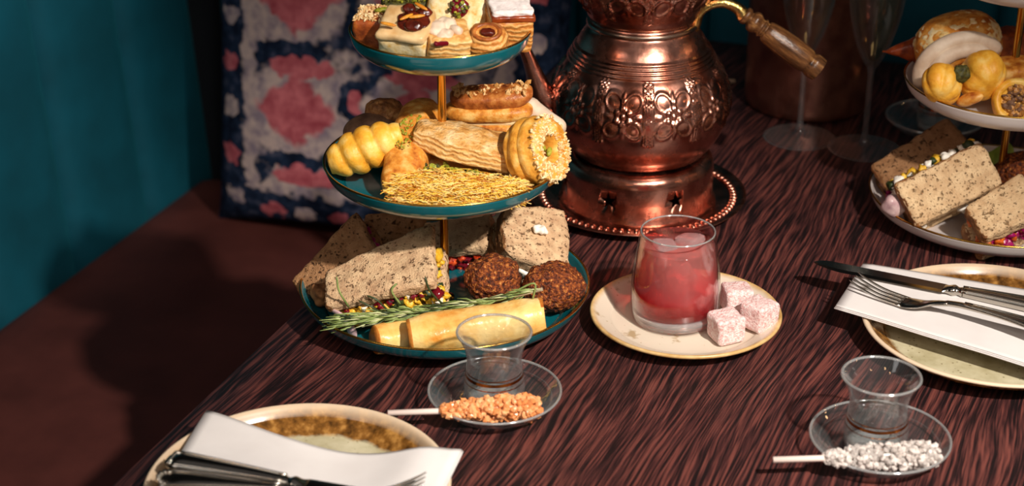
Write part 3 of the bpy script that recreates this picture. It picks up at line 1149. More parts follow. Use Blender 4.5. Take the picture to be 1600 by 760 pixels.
# ------------------------------------------------------------------ drink, small plate, sugared cubes
DX, DY = 0.1500, 1.372
sp_prof = smoothprof([(0, 0.0), (0.052, 0.0), (0.056, 0.0012), (0.068, 0.0062), (0.078, 0.0112), (0.0822, 0.0138), (0.0826, 0.0158), (0.0808, 0.0166), (0.076, 0.0142), (0.066, 0.0098), (0.056, 0.0075), (0, 0.007)], 5)
single('side_plate', 'small speckled cream plate under the pink drink', 'plate', lathe(sp_prof, 96), MT['small_plate'], (DX, DY, 0), fix=True)
GX, GY, GZ = 0.1408, 1.375, 0.0078
tum_o = smoothprof([(0.0330, 0.0), (0.0358, 0.0010), (0.0376, 0.006), (0.0386, 0.018), (0.0384, 0.032), (0.0366, 0.052), (0.0340, 0.070), (0.0320, 0.0825)], 6)
tum_i = [(r - 0.0016, z) for r, z in tum_o if z > 0.0125][::-1]
tm = thing('tumbler', 'glass tumbler of iced pink drink on the small cream plate', 'glass', (GX, GY, GZ))
part('glass_wall', lathe(tum_o + [(0.0313, 0.0832), (0.0306, 0.0825)] + tum_i, 80), MT['glass_clear'], tm, fix=True)
part('glass_base', lathe([(0, 0.001), (0.0328, 0.001), (0.0352, 0.0022), (0.0366, 0.0065), (0.0370, 0.0105), (0.0340, 0.0108), (0.02, 0.0098), (0, 0.0094)], 64), MT['glass_solid'], tm, fix=True)
part('glass_lip', tube([(math.cos(a) * 0.0313, math.sin(a) * 0.0313, 0.0828) for a in np.linspace(0, 2 * math.pi, 81)], 0.0008, 8, False), MT['glass_rim'], tm)


def drink_mat():
    t = NT('pink_drink')
    sep = t.n('ShaderNodeSeparateXYZ')
    t.l(t.tc(), sep.inputs[0])
    h = t.math('ADD', t.math('DIVIDE', sep.outputs[2], 0.072), t.math('MULTIPLY', t.math('SUBTRACT', t.noise(45, 3), 0.5), 0.35))
    c = t.ramp(h, [(0.08, '#f26a70'), (0.26, '#dc142e'), (0.46, '#ff7476'), (0.9, '#ffb0aa')])
    milky = t.ramp(h, [(0.12, 0.06), (0.30, 0.30), (0.48, 0.50), (0.95, 0.36)])
    tr = t.n('ShaderNodeBsdfTransparent')
    t.l(c, tr.inputs[0])
    df = t.n('ShaderNodeBsdfTranslucent')
    t.l(c, df.inputs[0])
    d2 = t.n('ShaderNodeBsdfDiffuse')
    t.l(c, d2.inputs[0])
    m0 = t.n('ShaderNodeMixShader')
    m0.inputs[0].default_value = 0.5
    t.l(df.outputs[0], m0.inputs[1])
    t.l(d2.outputs[0], m0.inputs[2])
    m1 = t.n('ShaderNodeMixShader')
    t.l(milky, m1.inputs[0])
    t.l(tr.outputs[0], m1.inputs[1])
    t.l(m0.outputs[0], m1.inputs[2])
    gl = t.n('ShaderNodeBsdfGlossy')
    gl.inputs['Roughness'].default_value = 0.05
    lw = t.n('ShaderNodeLayerWeight')
    sch = t.math('ADD', t.math('MULTIPLY', t.math('POWER', lw.outputs['Facing'], 4.0), 0.9), 0.02)
    m2 = t.n('ShaderNodeMixShader')
    t.l(sch, m2.inputs[0])
    t.l(m1.outputs[0], m2.inputs[1])
    t.l(gl.outputs[0], m2.inputs[2])
    t.l(m2.outputs[0], t.out.inputs['Surface'])
    return t.m


MT['drink'] = drink_mat()
liq = [(0, 0.0112), (0.034, 0.0118)] + [(r - 0.0018, z) for r, z in tum_o if 0.0128 < z < 0.0715] + [(0.0318, 0.0715), (0.0, 0.0712)]
part('pink_drink', lathe(liq, 72), MT['drink'], tm, label='pink iced drink, redder towards the bottom', fix=True)
t_ = NT('ice')
MT['ice'] = t_.pbr('#f6eeee', 0.06, 0, 0.5, t_.bump(t_.noise(160, 2), 0.3, 0.001), Transmission_Weight=0.85, IOR=1.2)
for k, (x, y, z, rz, rx, lab) in enumerate([(-0.011, -0.006, 0.0655, 0.3, 0.2, 'clear ice cube floating at the left of the pink drink'), (0.011, 0.004, 0.0675, 0.9, -0.12, 'clear ice cube floating at the right of the pink drink'), (0.004, -0.010, 0.043, 0.5, 0.4, 'ice cube sunk in the middle of the pink drink')]):
    single('ice_cube', lab, 'ice cube', rough(rbox(0.021, 0.021, 0.018, 0.004, 6), 0.0012, 90, k), MT['ice'], (GX + x, GY + y, GZ + z), (rx, 0.1, rz), 'ice cubes in the drink')
for k, (px_, py_, z, s, rz, lab) in enumerate([(1135, 510, 0.0205, 0.0255, 0.35, 'sugared pink cube nearest the viewer, beside the tumbler'), (1151, 466, 0.0225, 0.0245, 0.15, 'sugared pink cube at the back, against the tumbler'), (1186, 491, 0.0215, 0.0255, 0.75, 'sugared pink cube on the right, near the plate edge')]):
    single('turkish_delight', lab, 'sweet', rough(rbox(s, s, s * 0.93, 0.0035, 12), 0.0012, 130, k + 4), MT['delight'], ground(px_, py_, z), (0, 0.05 * (k - 1), rz), 'sugared cubes on the cream plate')


# ------------------------------------------------------------------ place settings
def dinner_plate(label, x, y):
    s = 1.0
    pr_ = [(0, 0.0), (0.066, 0.0), (0.072, 0.0010), (0.086, 0.0048), (0.1, 0.0140), (0.1085, 0.0188), (0.1105, 0.0200), (0.1108, 0.0215), (0.1090, 0.0226), (0.1062, 0.0212), (0.1030, 0.0165), (0.0975, 0.0108), (0.0900, 0.0076), (0.078, 0.0064), (0, 0.006)]
    return single('dinner_plate', label, 'plate', lathe(smoothprof(pr_, 4), 112), MT['plate_glaze'], (x, y, 0), fix=True, group='stoneware dinner plates')


PLX, PLY = -0.1548, 1.0945
PRX, PRY = 0.4085, 1.3415
dinner_plate('brown-rimmed stoneware plate in the near left corner', PLX, PLY)
dinner_plate('brown-rimmed stoneware plate at the right edge', PRX, PRY)


def napkin(label, corners, zf, sag, seed, bow=0.0):
    """four world corners (a near-left, b far-left, c far-right, d near-right); three folded layers"""
    a, b, c, d = [Vector(p) for p in corners]
    N_ = 26
    org = (a + b + c + d) / 4
    org.z = 0
    nk = thing('napkin', label, 'napkin', org, group='paper napkins')
    for layer in range(3):
        V, F = [], []
        off = 0.0011 * layer
        for s in (0, 1):
            for i in range(N_ + 1):
                for j in range(N_ + 1):
                    p, q = i / N_, j / N_
                    e = 1.0 + (2 - layer) * 0.006
                    pp = 0.5 + (p - 0.5) * e
                    qq = 0.5 + (q - 0.5) * (1.0 + (2 - layer) * 0.012)
                    w = (a * (1 - pp) + d * pp) * (1 - qq) + (b * (1 - pp) + c * pp) * qq
                    w.y -= bow * math.sin(math.pi * min(1, max(0, pp)) ** 1.15) * qq
                    z = zf(pp, qq) + off + s * 0.0009 + sag * noise.noise(Vector((pp * 3.0, qq * 1.6, seed))) 
                    V.append(Vector((w.x - org.x, w.y - org.y, z)))
        m = (N_ + 1) ** 2
        for i in range(N_):
            for j in range(N_):
                k = i * (N_ + 1) + j
                q4 = (k, k + N_ + 1, k + N_ + 2, k + 1)
                F.append(q4[::-1])
                F.append(tuple(v + m for v in q4))
        rim_ = [i * (N_ + 1) for i in range(N_ + 1)] + [N_ * (N_ + 1) + j for j in range(1, N_ + 1)] + [i * (N_ + 1) + N_ for i in range(N_ - 1, -1, -1)] + [j for j in range(N_ - 1, 0, -1)]
        for k in range(len(rim_)):
            u_, v_ = rim_[k], rim_[(k + 1) % len(rim_)]
            F.append((u_, v_, v_ + m, u_ + m))
        part('napkin_fold', (V, F), MT['paper'], nk, fix=True)
    return nk


def zl(p, q):                       # left napkin bridges the plate, lifted at its right end
    return 0.0235 + 0.004 * math.exp(-((p - 0.86) / 0.10) ** 2) - 0.005 * math.exp(-((p - 0.55) / 0.2) ** 2)


napkin('folded white paper napkin on the near left plate', [ground(232, 790, 0.024), ground(323, 644, 0.026), ground(721, 703, 0.026), ground(655, 845, 0.024)], zl, 0.0025, 2.0, 0.020)
napkin('folded white paper napkin on the right-hand plate', [ground(1306, 482, 0.0245), ground(1349, 416, 0.0255), ground(1757, 480, 0.0265), ground(1716, 604, 0.0255)], lambda p, q: 0.0240 + 0.0015 * q, 0.001, 5.0)


def sweep(stations, n=14):
    """stations: (x, z, half width, half thickness); superellipse sections along x"""
    V, F = [], []
    for x, z, w, t in stations:
        for j in range(n):
            a = 2 * math.pi * j / n
            V.append(Vector((x, w * math.copysign(abs(math.cos(a)) ** 0.8, math.cos(a)), z + t * math.copysign(abs(math.sin(a)) ** 0.8, math.sin(a)))))
    for i in range(len(stations) - 1):
        for j in range(n):
            k = (j + 1) % n
            F.append((i * n + j, i * n + k, (i + 1) * n + k, (i + 1) * n + j))
    F.append(tuple(range(n - 1, -1, -1)))
    F.append(tuple(range((len(stations) - 1) * n, len(stations) * n)))
    return V, F


def smooth_st(st, k=5):
    P = [np.array(s, float) for s in st]
    P = [2 * P[0] - P[1]] + P + [2 * P[-1] - P[-2]]
    out = []
    for i in range(1, len(P) - 2):
        for j in range(k):
            t = j / k
            a, b, c, d = P[i - 1], P[i], P[i + 1], P[i + 2]
            q = 0.5 * (2 * b + (c - a) * t + (2 * a - 5 * b + 4 * c - d) * t * t + (3 * b - a - 3 * c + d) * t ** 3)
            q[2] = max(q[2], 0.0003)
            q[3] = max(q[3], 0.0002)
            out.append(tuple(q))
    out.append(tuple(P[-2]))
    return out


def handle_parts(ct, x0, x1, z0=0.0):
    """fiddle-pattern handle from neck x0 to its end x1 with a moulded border"""
    L_ = x1 - x0
    st = [(x0, z0, 0.0030, 0.0022), (x0 + 0.15 * L_, z0 + 0.002, 0.0030, 0.0024), (x0 + 0.45 * L_, z0 + 0.003, 0.0046, 0.0022), (x0 + 0.78 * L_, z0 + 0.002, 0.0085, 0.0020), (x0 + 0.93 * L_, z0, 0.0100, 0.0020), (x0 + 0.985 * L_, z0, 0.0078, 0.0019), (x1, z0, 0.0020, 0.0012)]
    h = part('handle', sweep(smooth_st(st)), MT['silver'], ct, fix=True)
    for s in (-1, 1):
        rid = [Vector((x, s * (w - 0.0012), z + t_ * 0.92)) for x, z, w, t_ in smooth_st(st[1:-1], 4)]
        part('moulding', tube(rid, 0.0009, 6), MT['silver'], h)
    scroll = MB()
    for k in range(7):
        a = math.pi * (k / 6 - 0.5)
        scroll.add(ico(2), TRS((x1 - 0.006 + 0.006 * math.cos(a), 0.0075 * math.sin(a), z0 + 0.0022), (0, 0, a), (0.0024, 0.0018, 0.0014)))
    part('scroll_end', scroll, MT['silver'], h)
    return h


def fork(label, tip, end, zt, roll=0.0, drop=0.0):
    """tines point from end towards tip"""
    a, b = Vector(tip), Vector(end)
    d = b - a
    fk = thing('fork', label, 'fork', a, (0, 0, math.atan2(d.y, d.x)), 'silver cutlery')
    L_ = 0.190
    for k in range(4):
        y = (k - 1.5) * 0.0058
        st = [(0.0, 0.000, 0.0005, 0.0006), (0.008, -0.0035, 0.0011, 0.0009), (0.026, -0.0085, 0.0013, 0.0010), (0.050, -0.0105, 0.0015, 0.0011)]
        V_, F_2 = sweep(smooth_st(st, 4), 8)
        part('tine', ([v + Vector((0, y, 0)) for v in V_], F_2), MT['silver'], fk, fix=True)
    st = [(0.047, -0.0104, 0.0100, 0.0010), (0.054, -0.0100, 0.0108, 0.0012), (0.064, -0.0080, 0.0092, 0.0014), (0.075, -0.0035, 0.0050, 0.0018), (0.088, 0.000, 0.0032, 0.0022)]
    part('fork_head', sweep(smooth_st(st)), MT['silver'], fk, fix=True)
    handle_parts(fk, 0.086, L_, 0.0)
    if drop:                                    # a deeper bow at the neck
        for ch in fk.children_recursive:
            for v in ch.data.vertices:
                v.co.z -= drop * math.sin(math.pi * min(1, max(0, v.co.x / L_)))
    if d.length > 0:
        pitch = -math.atan2(d.z, math.hypot(d.x, d.y))
        fk.rotation_euler = (roll, pitch, math.atan2(d.y, d.x))
    return fk


def knife(label, tip, end):
    a, b = Vector(tip), Vector(end)
    d = b - a
    kn = thing('knife', label, 'knife', a, (0, -math.atan2(d.z, math.hypot(d.x, d.y)), math.atan2(d.y, d.x)), 'silver cutlery')
    # blade: flat, cutting edge bellied towards -y, standing nearly flat
    N_ = 26
    V, F = [], []
    for i in range(N_ + 1):
        x = 0.118 * i / N_
        p = i / N_
        back = 0.0072 * min(1, (p / 0.10)) ** 0.5
        belly = 0.0105 * min(1, (p / 0.22)) ** 0.55 * (1 - 0.18 * p)
        V += [Vector((x, back, 0.0008)), Vector((x, back, -0.0008)), Vector((x, -belly * 0.5, -0.0006)), Vector((x, -belly, 0.0)), Vector((x, -belly * 0.5, 0.0006))]
    for i in range(N_):
        for j in range(5):
            k = (j + 1) % 5
            F.append((i * 5 + j, i * 5 + k, i * 5 + 5 + k, i * 5 + 5 + j))
    F.append((0, 1, 2, 3, 4))
    F.append(tuple(N_ * 5 + j for j in (4, 3, 2, 1, 0)))
    part('blade', (V, F), MT['silver'], kn, smooth=False, fix=True)
    st = [(0.117, 0, 0.0085, 0.0012), (0.121, 0, 0.0058, 0.0028), (0.126, 0, 0.0062, 0.0044), (0.130, 0, 0.0040, 0.0034), (0.134, 0, 0.0056, 0.0042)]
    part('bolster', sweep(smooth_st(st)), MT['silver'], kn, fix=True)
    st = [(0.133, 0, 0.0050, 0.0040), (0.160, 0, 0.0062, 0.0048), (0.205, 0, 0.0085, 0.0052), (0.218, 0, 0.0092, 0.0048), (0.225, 0, 0.0060, 0.0030)]
    h = part('handle', sweep(smooth_st(st)), MT['silver'], kn, fix=True)
    for s in (-1, 1):
        part('moulding', tube([Vector((x, s * (w - 0.0010), z + t_ * 0.80)) for x, z, w, t_ in smooth_st(st[:-1], 4)], 0.0010, 6), MT['silver'], h)
    scroll = MB()
    for k in range(6):
        scroll.add(ico(2), TRS((0.221, (k - 2.5) * 0.0028, 0.0030), (0, 0, 0), (0.0028, 0.0016, 0.0020)))
    part('scroll_end', scroll, MT['silver'], h)
    return kn


knife('silver knife lying across the right-hand napkin, above the fork', ground(1272, 410, 0.0305), ground(1600, 476, 0.0325))
fork('silver fork lying on the right-hand napkin below the knife', ground(1334, 432, 0.040), ground(1600, 509, 0.041), 0)
knife('silver knife on the near left napkin, upper of the two handles', ground(722, 803, 0.030), ground(277, 723, 0.0315))
fork('silver fork on the near left napkin, handle below the knife', ground(664, 749, 0.044), ground(243, 748, 0.036), 0, 0.0, 0.010)


# ------------------------------------------------------------------ food builders
def taper(k, ax=0, w=1):
    """shrinks axis w linearly along axis ax (range roughly +-1 after normalising outside)"""
    return lambda v, h: v


def slice_vf(w, d, t, tap=0.0, seed=0, r=0.005, n=30):
    """bread slice: narrows towards -x by tap"""
    def f(v):
        if tap < 0:
            a, b = 2 * v.x / w, 2 * v.y / d
            v.x *= math.sqrt(1 - 0.26 * b * b)
            v.y *= math.sqrt(1 - 0.14 * a * a) * (1 + 0.16 * a)
            return v
        k = 1 - tap * (0.5 - v.x / w)
        v.y = (v.y + d / 2) * k - d / 2 + 0.0 if tap >= 0 else v.y
        return v
    return rough(deform(rbox(w, d, t, min(r, t * 0.45), n), f), 0.0016, 80, seed, 0.0010, 380)


def sandwich(label, px, py, Y, rot, w, d, t, tf, tap, fill_mats, nf, seed, bread='bread', crumb=0.0042, fill_front=True, loc=None):
    sw = thing('sandwich', label, 'sandwich', loc or at(px, py, Y), tuple(R(a) for a in rot), 'sandwiches on the stands')
    random.seed(seed)

    def mf(c, nrm):
        return 1 if (c.y > d * 0.40 and abs(nrm.z) < 0.75) or (c.x < -w * 0.45 and abs(nrm.z) < 0.75) else 0
    for s in (1, -1):
        part('bread_slice', slice_vf(w, d, t, tap, seed + s), [MT[bread], MT['bread_crust']], sw, TRS((0, 0, s * (tf / 2 + t / 2 - 0.001))), matfn=mf)

    def pl(k):
        x = random.uniform(-w / 2 + 0.004, w / 2 - 0.002)
        kk = 1 - tap * (0.5 - x / w)
        y = -d / 2 + random.random() ** 2.2 * d * kk * 0.95
        return Vector((x, y + 0.001, random.uniform(-tf / 2, tf / 2) * 0.8))
    part('filling', chunks(nf, pl, crumb, len(fill_mats), 2, jitter=0.6, smooth=True), fill_mats, sw, stuff=True)
    return sw


def topping(n, w, d, z, size, sq=(1, 1, 1), round_=False, dome=0.0, nm=1, sub=1):
    def pl(k):
        while True:
            x, y = random.uniform(-1, 1), random.uniform(-1, 1)
            if not round_ or x * x + y * y < 1:
                break
        return Vector((x * w / 2, y * d / 2, z + dome * (1 - min(1, x * x + y * y)) ))
    return chunks(n, pl, size, nm, sub, sq)


def pos(o, px, py, Y, rot=(0, 0, 0)):
    o.location = at(px, py, Y)
    o.rotation_euler = tuple(R(a) for a in rot)
    return o


# ------------------------------------------------------------------ teal stand, top tier
random.seed(21)
t = thing('sesame_cake', 'brown caramel cake with sesame top at the left of the top tier', 'pastry', at(584, 44, 1.405), (R(10), 0, R(-12)))
part('sponge', rough(rbox(0.029, 0.030, 0.028, 0.005, 14), 0.001, 120, 1), MT['caramel'], t)
part('sesame_top', topping(170, 0.025, 0.026, 0.0142, 0.0015, (1.4, 0.8, 0.6), nm=2), [MT['sesame'], MT['sesame_b']], t, stuff=True)
part('pistachio_slice', ellipsoid(0.014, 0.006, 0.004, 2), MT['pistachio'], t, TRS((0.008, 0.002, 0.0165), (0, 0, 0.4)))
t = thing('pistachio_bar', 'dark pistachio-crusted bar at the back of the top tier', 'pastry', at(633, 20, 1.437), (R(8), 0, R(6)))
part('bar', rough(rbox(0.040, 0.03, 0.032, 0.004, 12), 0.0015, 140, 2), MT['pist_dark'], t)
part('crushed_pistachio', topping(120, 0.036, 0.026, 0.0165, 0.0022, nm=2), [MT['pist_dark'], MT['pistachio']], t, stuff=True)
part('pistachio_slice', ellipsoid(0.010, 0.006, 0.004, 2), MT['pistachio'], t, TRS((-0.012, -0.006, 0.019), (0.3, 0, 0.9)))
t = thing('cream_slice', 'cream-topped sponge slice with glazed dates and almonds on the top tier', 'pastry', at(637, 57, 1.378), (R(24), R(3), R(-14)))
part('sponge', rough(rbox(0.040, 0.036, 0.024, 0.005, 14), 0.0014, 100, 3), MT['bun_crumb'], t)
part('cream_layer', rough(rbox(0.042, 0.038, 0.009, 0.004, 14), 0.0016, 110, 4), MT['cream'], t, TRS((0, 0, 0.013)))
part('date_syrup', rough(ellipsoid(0.027, 0.024, 0.005, 4), 0.003, 120, 77), MT['date'], t, TRS((0.007, 0.001, 0.0178)))
for x, y, s in ((0.004, 0.003, 1.1), (0.013, 0.010, 1.0), (0.009, -0.007, 1.2), (0.0, 0.012, 0.9)):
    part('date_piece', rough(ellipsoid(0.013 * s, 0.010 * s, 0.007 * s, 3), 0.0012, 300, int(x * 9000)), MT['date'], t, TRS((x, y, 0.0195)))
for x, y, a in ((0.002, -0.002, 0.9), (-0.010, -0.013, 0.0), (0.010, 0.012, -0.4), (0.010, 0.0, 0.5)):
    part('almond_sliver', ellipsoid(0.014, 0.0034, 0.0024, 2), MT['almond'], t, TRS((x, y, 0.0235), (0.1, 0.1, a)))
t = thing('puff_slice', 'flaky puff pastry slice with pale icing in the middle of the top tier', 'pastry', at(698, 68, 1.374), (R(16), R(4), R(14)))
part('pastry_layers', rough(rbox(0.036, 0.034, 0.027, 0.004, 14), 0.0016, 120, 5), MT['puff_pale'], t)
icm = MB()
for q, (x, y, a, b) in enumerate([(-0.009, 0.003, 0.019, 0.022), (0.0, 0.008, 0.016, 0.016), (-0.004, -0.006, 0.014, 0.014), (0.006, -0.001, 0.012, 0.012)]):
    icm.add(rough(ellipsoid(a, b, 0.010, 4), 0.0025, 150, q + 6), TRS((x, y, 0.0130)))
part('icing', icm, MT['cream_white'], t)
part('jam_streak', rough(rbox(0.022, 0.004, 0.004, 0.0018, 8), 0.001, 300, 7), MT['jam'], t, TRS((-0.006, -0.016, 0.011), (0, 0.3, 0.5)))
t = thing('round_bun', 'round speckled bun with jam and pistachio centre standing on the top tier', 'bun', at(715, 19, 1.418), (R(68), 0, R(-4)))
part('bun', rough(rbox(0.051, 0.051, 0.022, 0.0109, 20) if False else deform(ellipsoid(0.053, 0.053, 0.024, 4, 1.0), lambda v: Vector((v.x, v.y, max(-0.010, min(0.0095, v.z * 1.25))))), 0.0008, 120, 8), [MT['bun_crumb'], MT['crust']], t, matfn=lambda c, n_: 1 if math.hypot(c.x, c.y) > 0.0245 else 0)
part('jam_centre', rough(ellipsoid(0.016, 0.018, 0.008, 3), 0.0015, 260, 9), MT['jam'], t, TRS((0.002, 0.003, 0.0090)))
part('pistachio_pieces', chunks(26, lambda k: Vector((0.002 + 0.009 * math.cos(k * 2.4) * random.random(), 0.003 + 0.009 * math.sin(k * 2.4) * random.random(), 0.0128)), 0.0017, 2, 1), [MT['pistachio'], MT['pist_dark']], t, stuff=True)
t = thing('sugared_puff', 'tall puff pastry square dusted with icing sugar at right of the top tier', 'pastry', at(794, 43, 1.408), (R(12), R(2), R(12)))
part('pastry_layers', rough(rbox(0.036, 0.034, 0.030, 0.003, 16), 0.0014, 120, 10), MT['puff'], t)
part('glaze_layer', rough(rbox(0.0368, 0.0348, 0.006, 0.002, 12), 0.0007, 120, 11), MT['glaze'], t, TRS((0, 0, 0.0165)))
part('icing_sugar', rough(rbox(0.0345, 0.0325, 0.005, 0.0022, 18), 0.0016, 300, 12), MT['icing_sugar'], t, TRS((0, 0.001, 0.0205)))
t = thing('pastry_swirl', 'small coiled pastry with a date centre at front right of the top tier', 'pastry', at(762, 66, 1.372), (R(26), 0, R(-6)))
part('coil', rough(deform(ellipsoid(0.033, 0.031, 0.027, 4, 0.8), lambda v: v * (1 + 0.05 * math.sin(v.z * 1500 + math.atan2(v.y, v.x) * 1.0))), 0.0008, 160, 13), MT['puff'], t)
part('date_centre', rough(ellipsoid(0.013, 0.009, 0.006, 3), 0.001, 300, 14), MT['date'], t, TRS((0.001, -0.002, 0.0128)))
part('coil_rim', tube([(0.0105 * math.cos(a), 0.0085 * math.sin(a) - 0.001, 0.0122) for a in np.linspace(0, 6.283, 33)], 0.0019, 8, False), MT['crust_dark'], t)
single('orange_bun', 'orange-brown bun at the very back right of the top tier', 'bun', rough(ellipsoid(0.034, 0.03, 0.034, 4, 0.8), 0.001, 90, 15), MT['crust'], at(778, 14, 1.444))

# ------------------------------------------------------------------ teal stand, middle tier
def fluted(L_, r, nseg, amp=0.18, slant=0.25, n=48, m=28):
    V, F = [], []
    for i in range(n + 1):
        p = i / n
        x = (p - 0.5) * L_
        env = math.sin(math.pi * min(1, max(0, 0.06 + 0.88 * p))) ** 0.42
        for j in range(m):
            a = 2 * math.pi * j / m
            q = p * nseg + slant * math.cos(a)
            fl = abs(math.sin(math.pi * q)) ** 0.6
            rr = r * env * (1 - amp + amp * fl)
            V.append(Vector((x + slant * 0.25 * r * math.cos(a), rr * math.sin(a), rr * math.cos(a))))
    for i in range(n):
        for j in range(m):
            k = (j + 1) % m
            F.append((i * m + j, (i + 1) * m + j, (i + 1) * m + k, i * m + k))
    F.append(tuple(range(m)))
    F.append(tuple(range((n + 1) * m - 1, n * m - 1, -1)))
    return V, F


single('fluted_roll', 'yellow fluted pastry roll on the left rim of the middle tier', 'pastry', rough(fluted(0.066, 0.0195, 4.3, 0.2, 0.25), 0.0008, 120, 20), MT['yellow'], at(571, 233, 1.392), (R(10), R(-21), R(6)))
single('walnut_biscuit', 'brown walnut-shaped biscuit on top of the back left pile, middle tier', 'biscuit', rough(ellipsoid(0.036, 0.030, 0.024, 5), 0.0028, 110, 21, 0.001, 400), MT['walnut'], at(602, 176, 1.468), (R(10), R(8), 0))
single('cocoa_biscuit', 'smooth grey-brown biscuit under the walnut biscuit, middle tier', 'biscuit', rough(ellipsoid(0.048, 0.036, 0.030, 4), 0.001, 60, 22), MT['cocoa'], at(578, 203, 1.458), (0, R(-12), 0))
t = thing('long_bun', 'long golden bun dusted with pistachio lying front to back, middle tier', 'bun', at(642, 232, 1.402), (R(17), 0, R(-12)))
part('bun', rough(deform(ellipsoid(0.040, 0.120, 0.038, 4, 0.8), lambda v: Vector((v.x * (1.0 + 2.6 * v.y), v.y, v.z * (1.0 + 2.2 * v.y)))), 0.002, 60, 23), MT['crust'], t)
part('pistachio_dust', topping(90, 0.018, 0.05, 0.0195, 0.0011, round_=True), MT['pistachio'], t, stuff=True)
t = thing('cream_eclair', 'split golden eclair under the nut pastry, back right of the middle tier', 'pastry', at(763, 184, 1.474), (R(6), R(-3), R(-6)))
for z, k in ((-0.0075, 24), (0.0075, 25)):
    part('eclair_half', rough(ellipsoid(0.080, 0.034, 0.0165, 4, 0.72), 0.0012, 70, k), MT['crust'], t, TRS((0, 0, z)))
part('sugar_piping', rough(rbox(0.07, 0.026, 0.004, 0.0018, 10), 0.001, 120, 26), MT['cream'], t)
t = thing('nut_pastry', 'dark glazed pastry topped with nuts, uppermost at back of the middle tier', 'pastry', at(768, 153, 1.474), (R(10), R(-5), R(-4)))
part('pastry', rough(deform(ellipsoid(0.074, 0.030, 0.018, 4, 0.72), lambda v: Vector((v.x, v.y, v.z + 2.2 * v.x * v.x))), 0.001, 90, 27), MT['crust_dark'], t)
part('chopped_nuts', chunks(90, lambda k: (lambda x, y: Vector((x, y, 0.0068 + 2.2 * x * x)))(random.uniform(-0.032, 0.034), random.uniform(-0.010, 0.010)), 0.0027, 2, 1, (1.5, 0.9, 0.6)), [MT['nut'], MT['sesame_b']], t, stuff=True)
t = thing('pistachio_puff', 'folded puff pastry filled with pistachio at the centre of the middle tier', 'pastry', at(714, 249, 1.390), (R(15), R(11), R(-5)))


def wedge(w, d, h, seed, r=0.004, tapx=0.45, dome=0.0):
    def f(v):
        k = 1 - tapx * max(0.0, (0.35 - (v.x / w + 0.5)) / 0.35)
        v.y = v.y * k
        v.z = v.z * (0.75 + 0.25 * k) + dome * (1 - (2 * v.x / w) ** 2) * (1 - (2 * v.y / d) ** 2)
        return v
    return rough(deform(rbox(w, d, h, r, 22), f), 0.0016, 80, seed, 0.0006, 300)


part('upper_layers', wedge(0.084, 0.042, 0.017, 28, 0.002, 0.5, 0.005), [MT['puff_top'], MT['puff_pale']], t, TRS((0.003, 0.005, 0.0135), (R(-9), 0, 0)), matfn=lambda c, n_: 0 if n_.z > 0.55 else 1)
part('lower_layers', wedge(0.090, 0.050, 0.009, 29, 0.003, 0.5), MT['puff_pale'], t, TRS((0, -0.004, -0.0095)))
part('pistachio_filling', chunks(150, lambda k: Vector((-0.044 + 0.088 * (k % 50) / 50, (-0.0275 + 0.018 * random.random() ** 2) * (1 - 0.5 * max(0, (0.35 - (k % 50) / 50) / 0.35)), random.uniform(-0.0040, 0.0025))), 0.0026, 2, 1), [MT['pistachio'], MT['pist_dark']], t, stuff=True)
part('sugar_crumbs', topping(120, 0.045, 0.02, 0.0235, 0.0013, round_=True, nm=2), [MT['cream_white'], MT['sesame_b']], t, stuff=True)
part('pistachio_piece', ellipsoid(0.009, 0.005, 0.004, 2), MT['pistachio'], t, TRS((-0.022, -0.004, 0.0215), (0, 0, 1.1)))
t = thing('kataifi_slice', 'golden shredded kataifi slice along the front of the middle tier', 'pastry', at(716, 300, 1.346), (R(4), R(2), R(-1)))


def kat_shape(v):
    k = 1.0 - 0.55 * max(0, v.x / 0.055)
    v.y = (v.y - 0.020) * k + 0.020 - 0.010 * max(0, v.x / 0.055)
    return v


part('kataifi_mass', rough(deform(rbox(0.110, 0.040, 0.016, 0.005, 22), kat_shape), 0.002, 160, 30, 0.0012, 420), MT['kataifi_body'], t)
th = MB()
random.seed(33)
for k in range(1000):
    x, y = random.uniform(-0.056, 0.055), random.uniform(-0.022, 0.021)
    top = random.random() < 0.62
    p = kat_shape(Vector((x, y, 0)))
    if top:
        p.z = 0.0083 + random.uniform(-0.0006, 0.002)
    else:
        p = kat_shape(Vector((x, -0.0205, 0)))
        p.z = random.uniform(-0.007, 0.0085)
    a = random.uniform(-1.2, 1.2) + (math.pi if random.random() < 0.5 else 0)
    L_ = random.uniform(0.006, 0.016)
    d = Vector((math.cos(a), math.sin(a) * (0.8 if top else 0.15), random.uniform(-0.1, 0.1) if top else math.sin(a) * 0.5))
    bend = Vector((random.uniform(-1, 1), random.uniform(-1, 1), random.uniform(-0.2, 0.6))) * 0.0028
    pts = [p - d * L_ / 2, p + bend, p + d * L_ / 2]
    th.add(tube(pts, 0.00034, 4, False), None, random.choice((0, 0, 1, 1, 2)))
part('pastry_threads', th, [MT['thread_a'], MT['thread_b'], MT['thread_c']], t, stuff=True)
random.seed(40)
t = thing('sesame_ring', 'sesame-crusted ring pastry leaning on the right rim of the middle tier', 'pastry', at(838, 237, 1.376))
ax = Vector((0.80, -0.46, 0.36)).normalized()
t.rotation_euler = ax.to_track_quat('Z', 'Y').to_euler()
rp = []
for i in range(41):
    a = 2 * math.pi * i / 40
    rr = 0.0197 + 0.0103 * math.copysign(abs(math.cos(a)) ** 0.7, math.cos(a))
    zz = 0.0165 * math.copysign(abs(math.sin(a)) ** 0.7, math.sin(a))
    if math.cos(a) > 0:
        rr -= 0.0020 * (0.5 + 0.5 * math.cos(zz * 620))
    rp.append((rr, zz))
MT['ring'] = food('ring_crust', [(0.3, '#b56d1c'), (0.5, '#dd9c3c'), (0.7, '#f0c676')], 80, 5, 0.4)
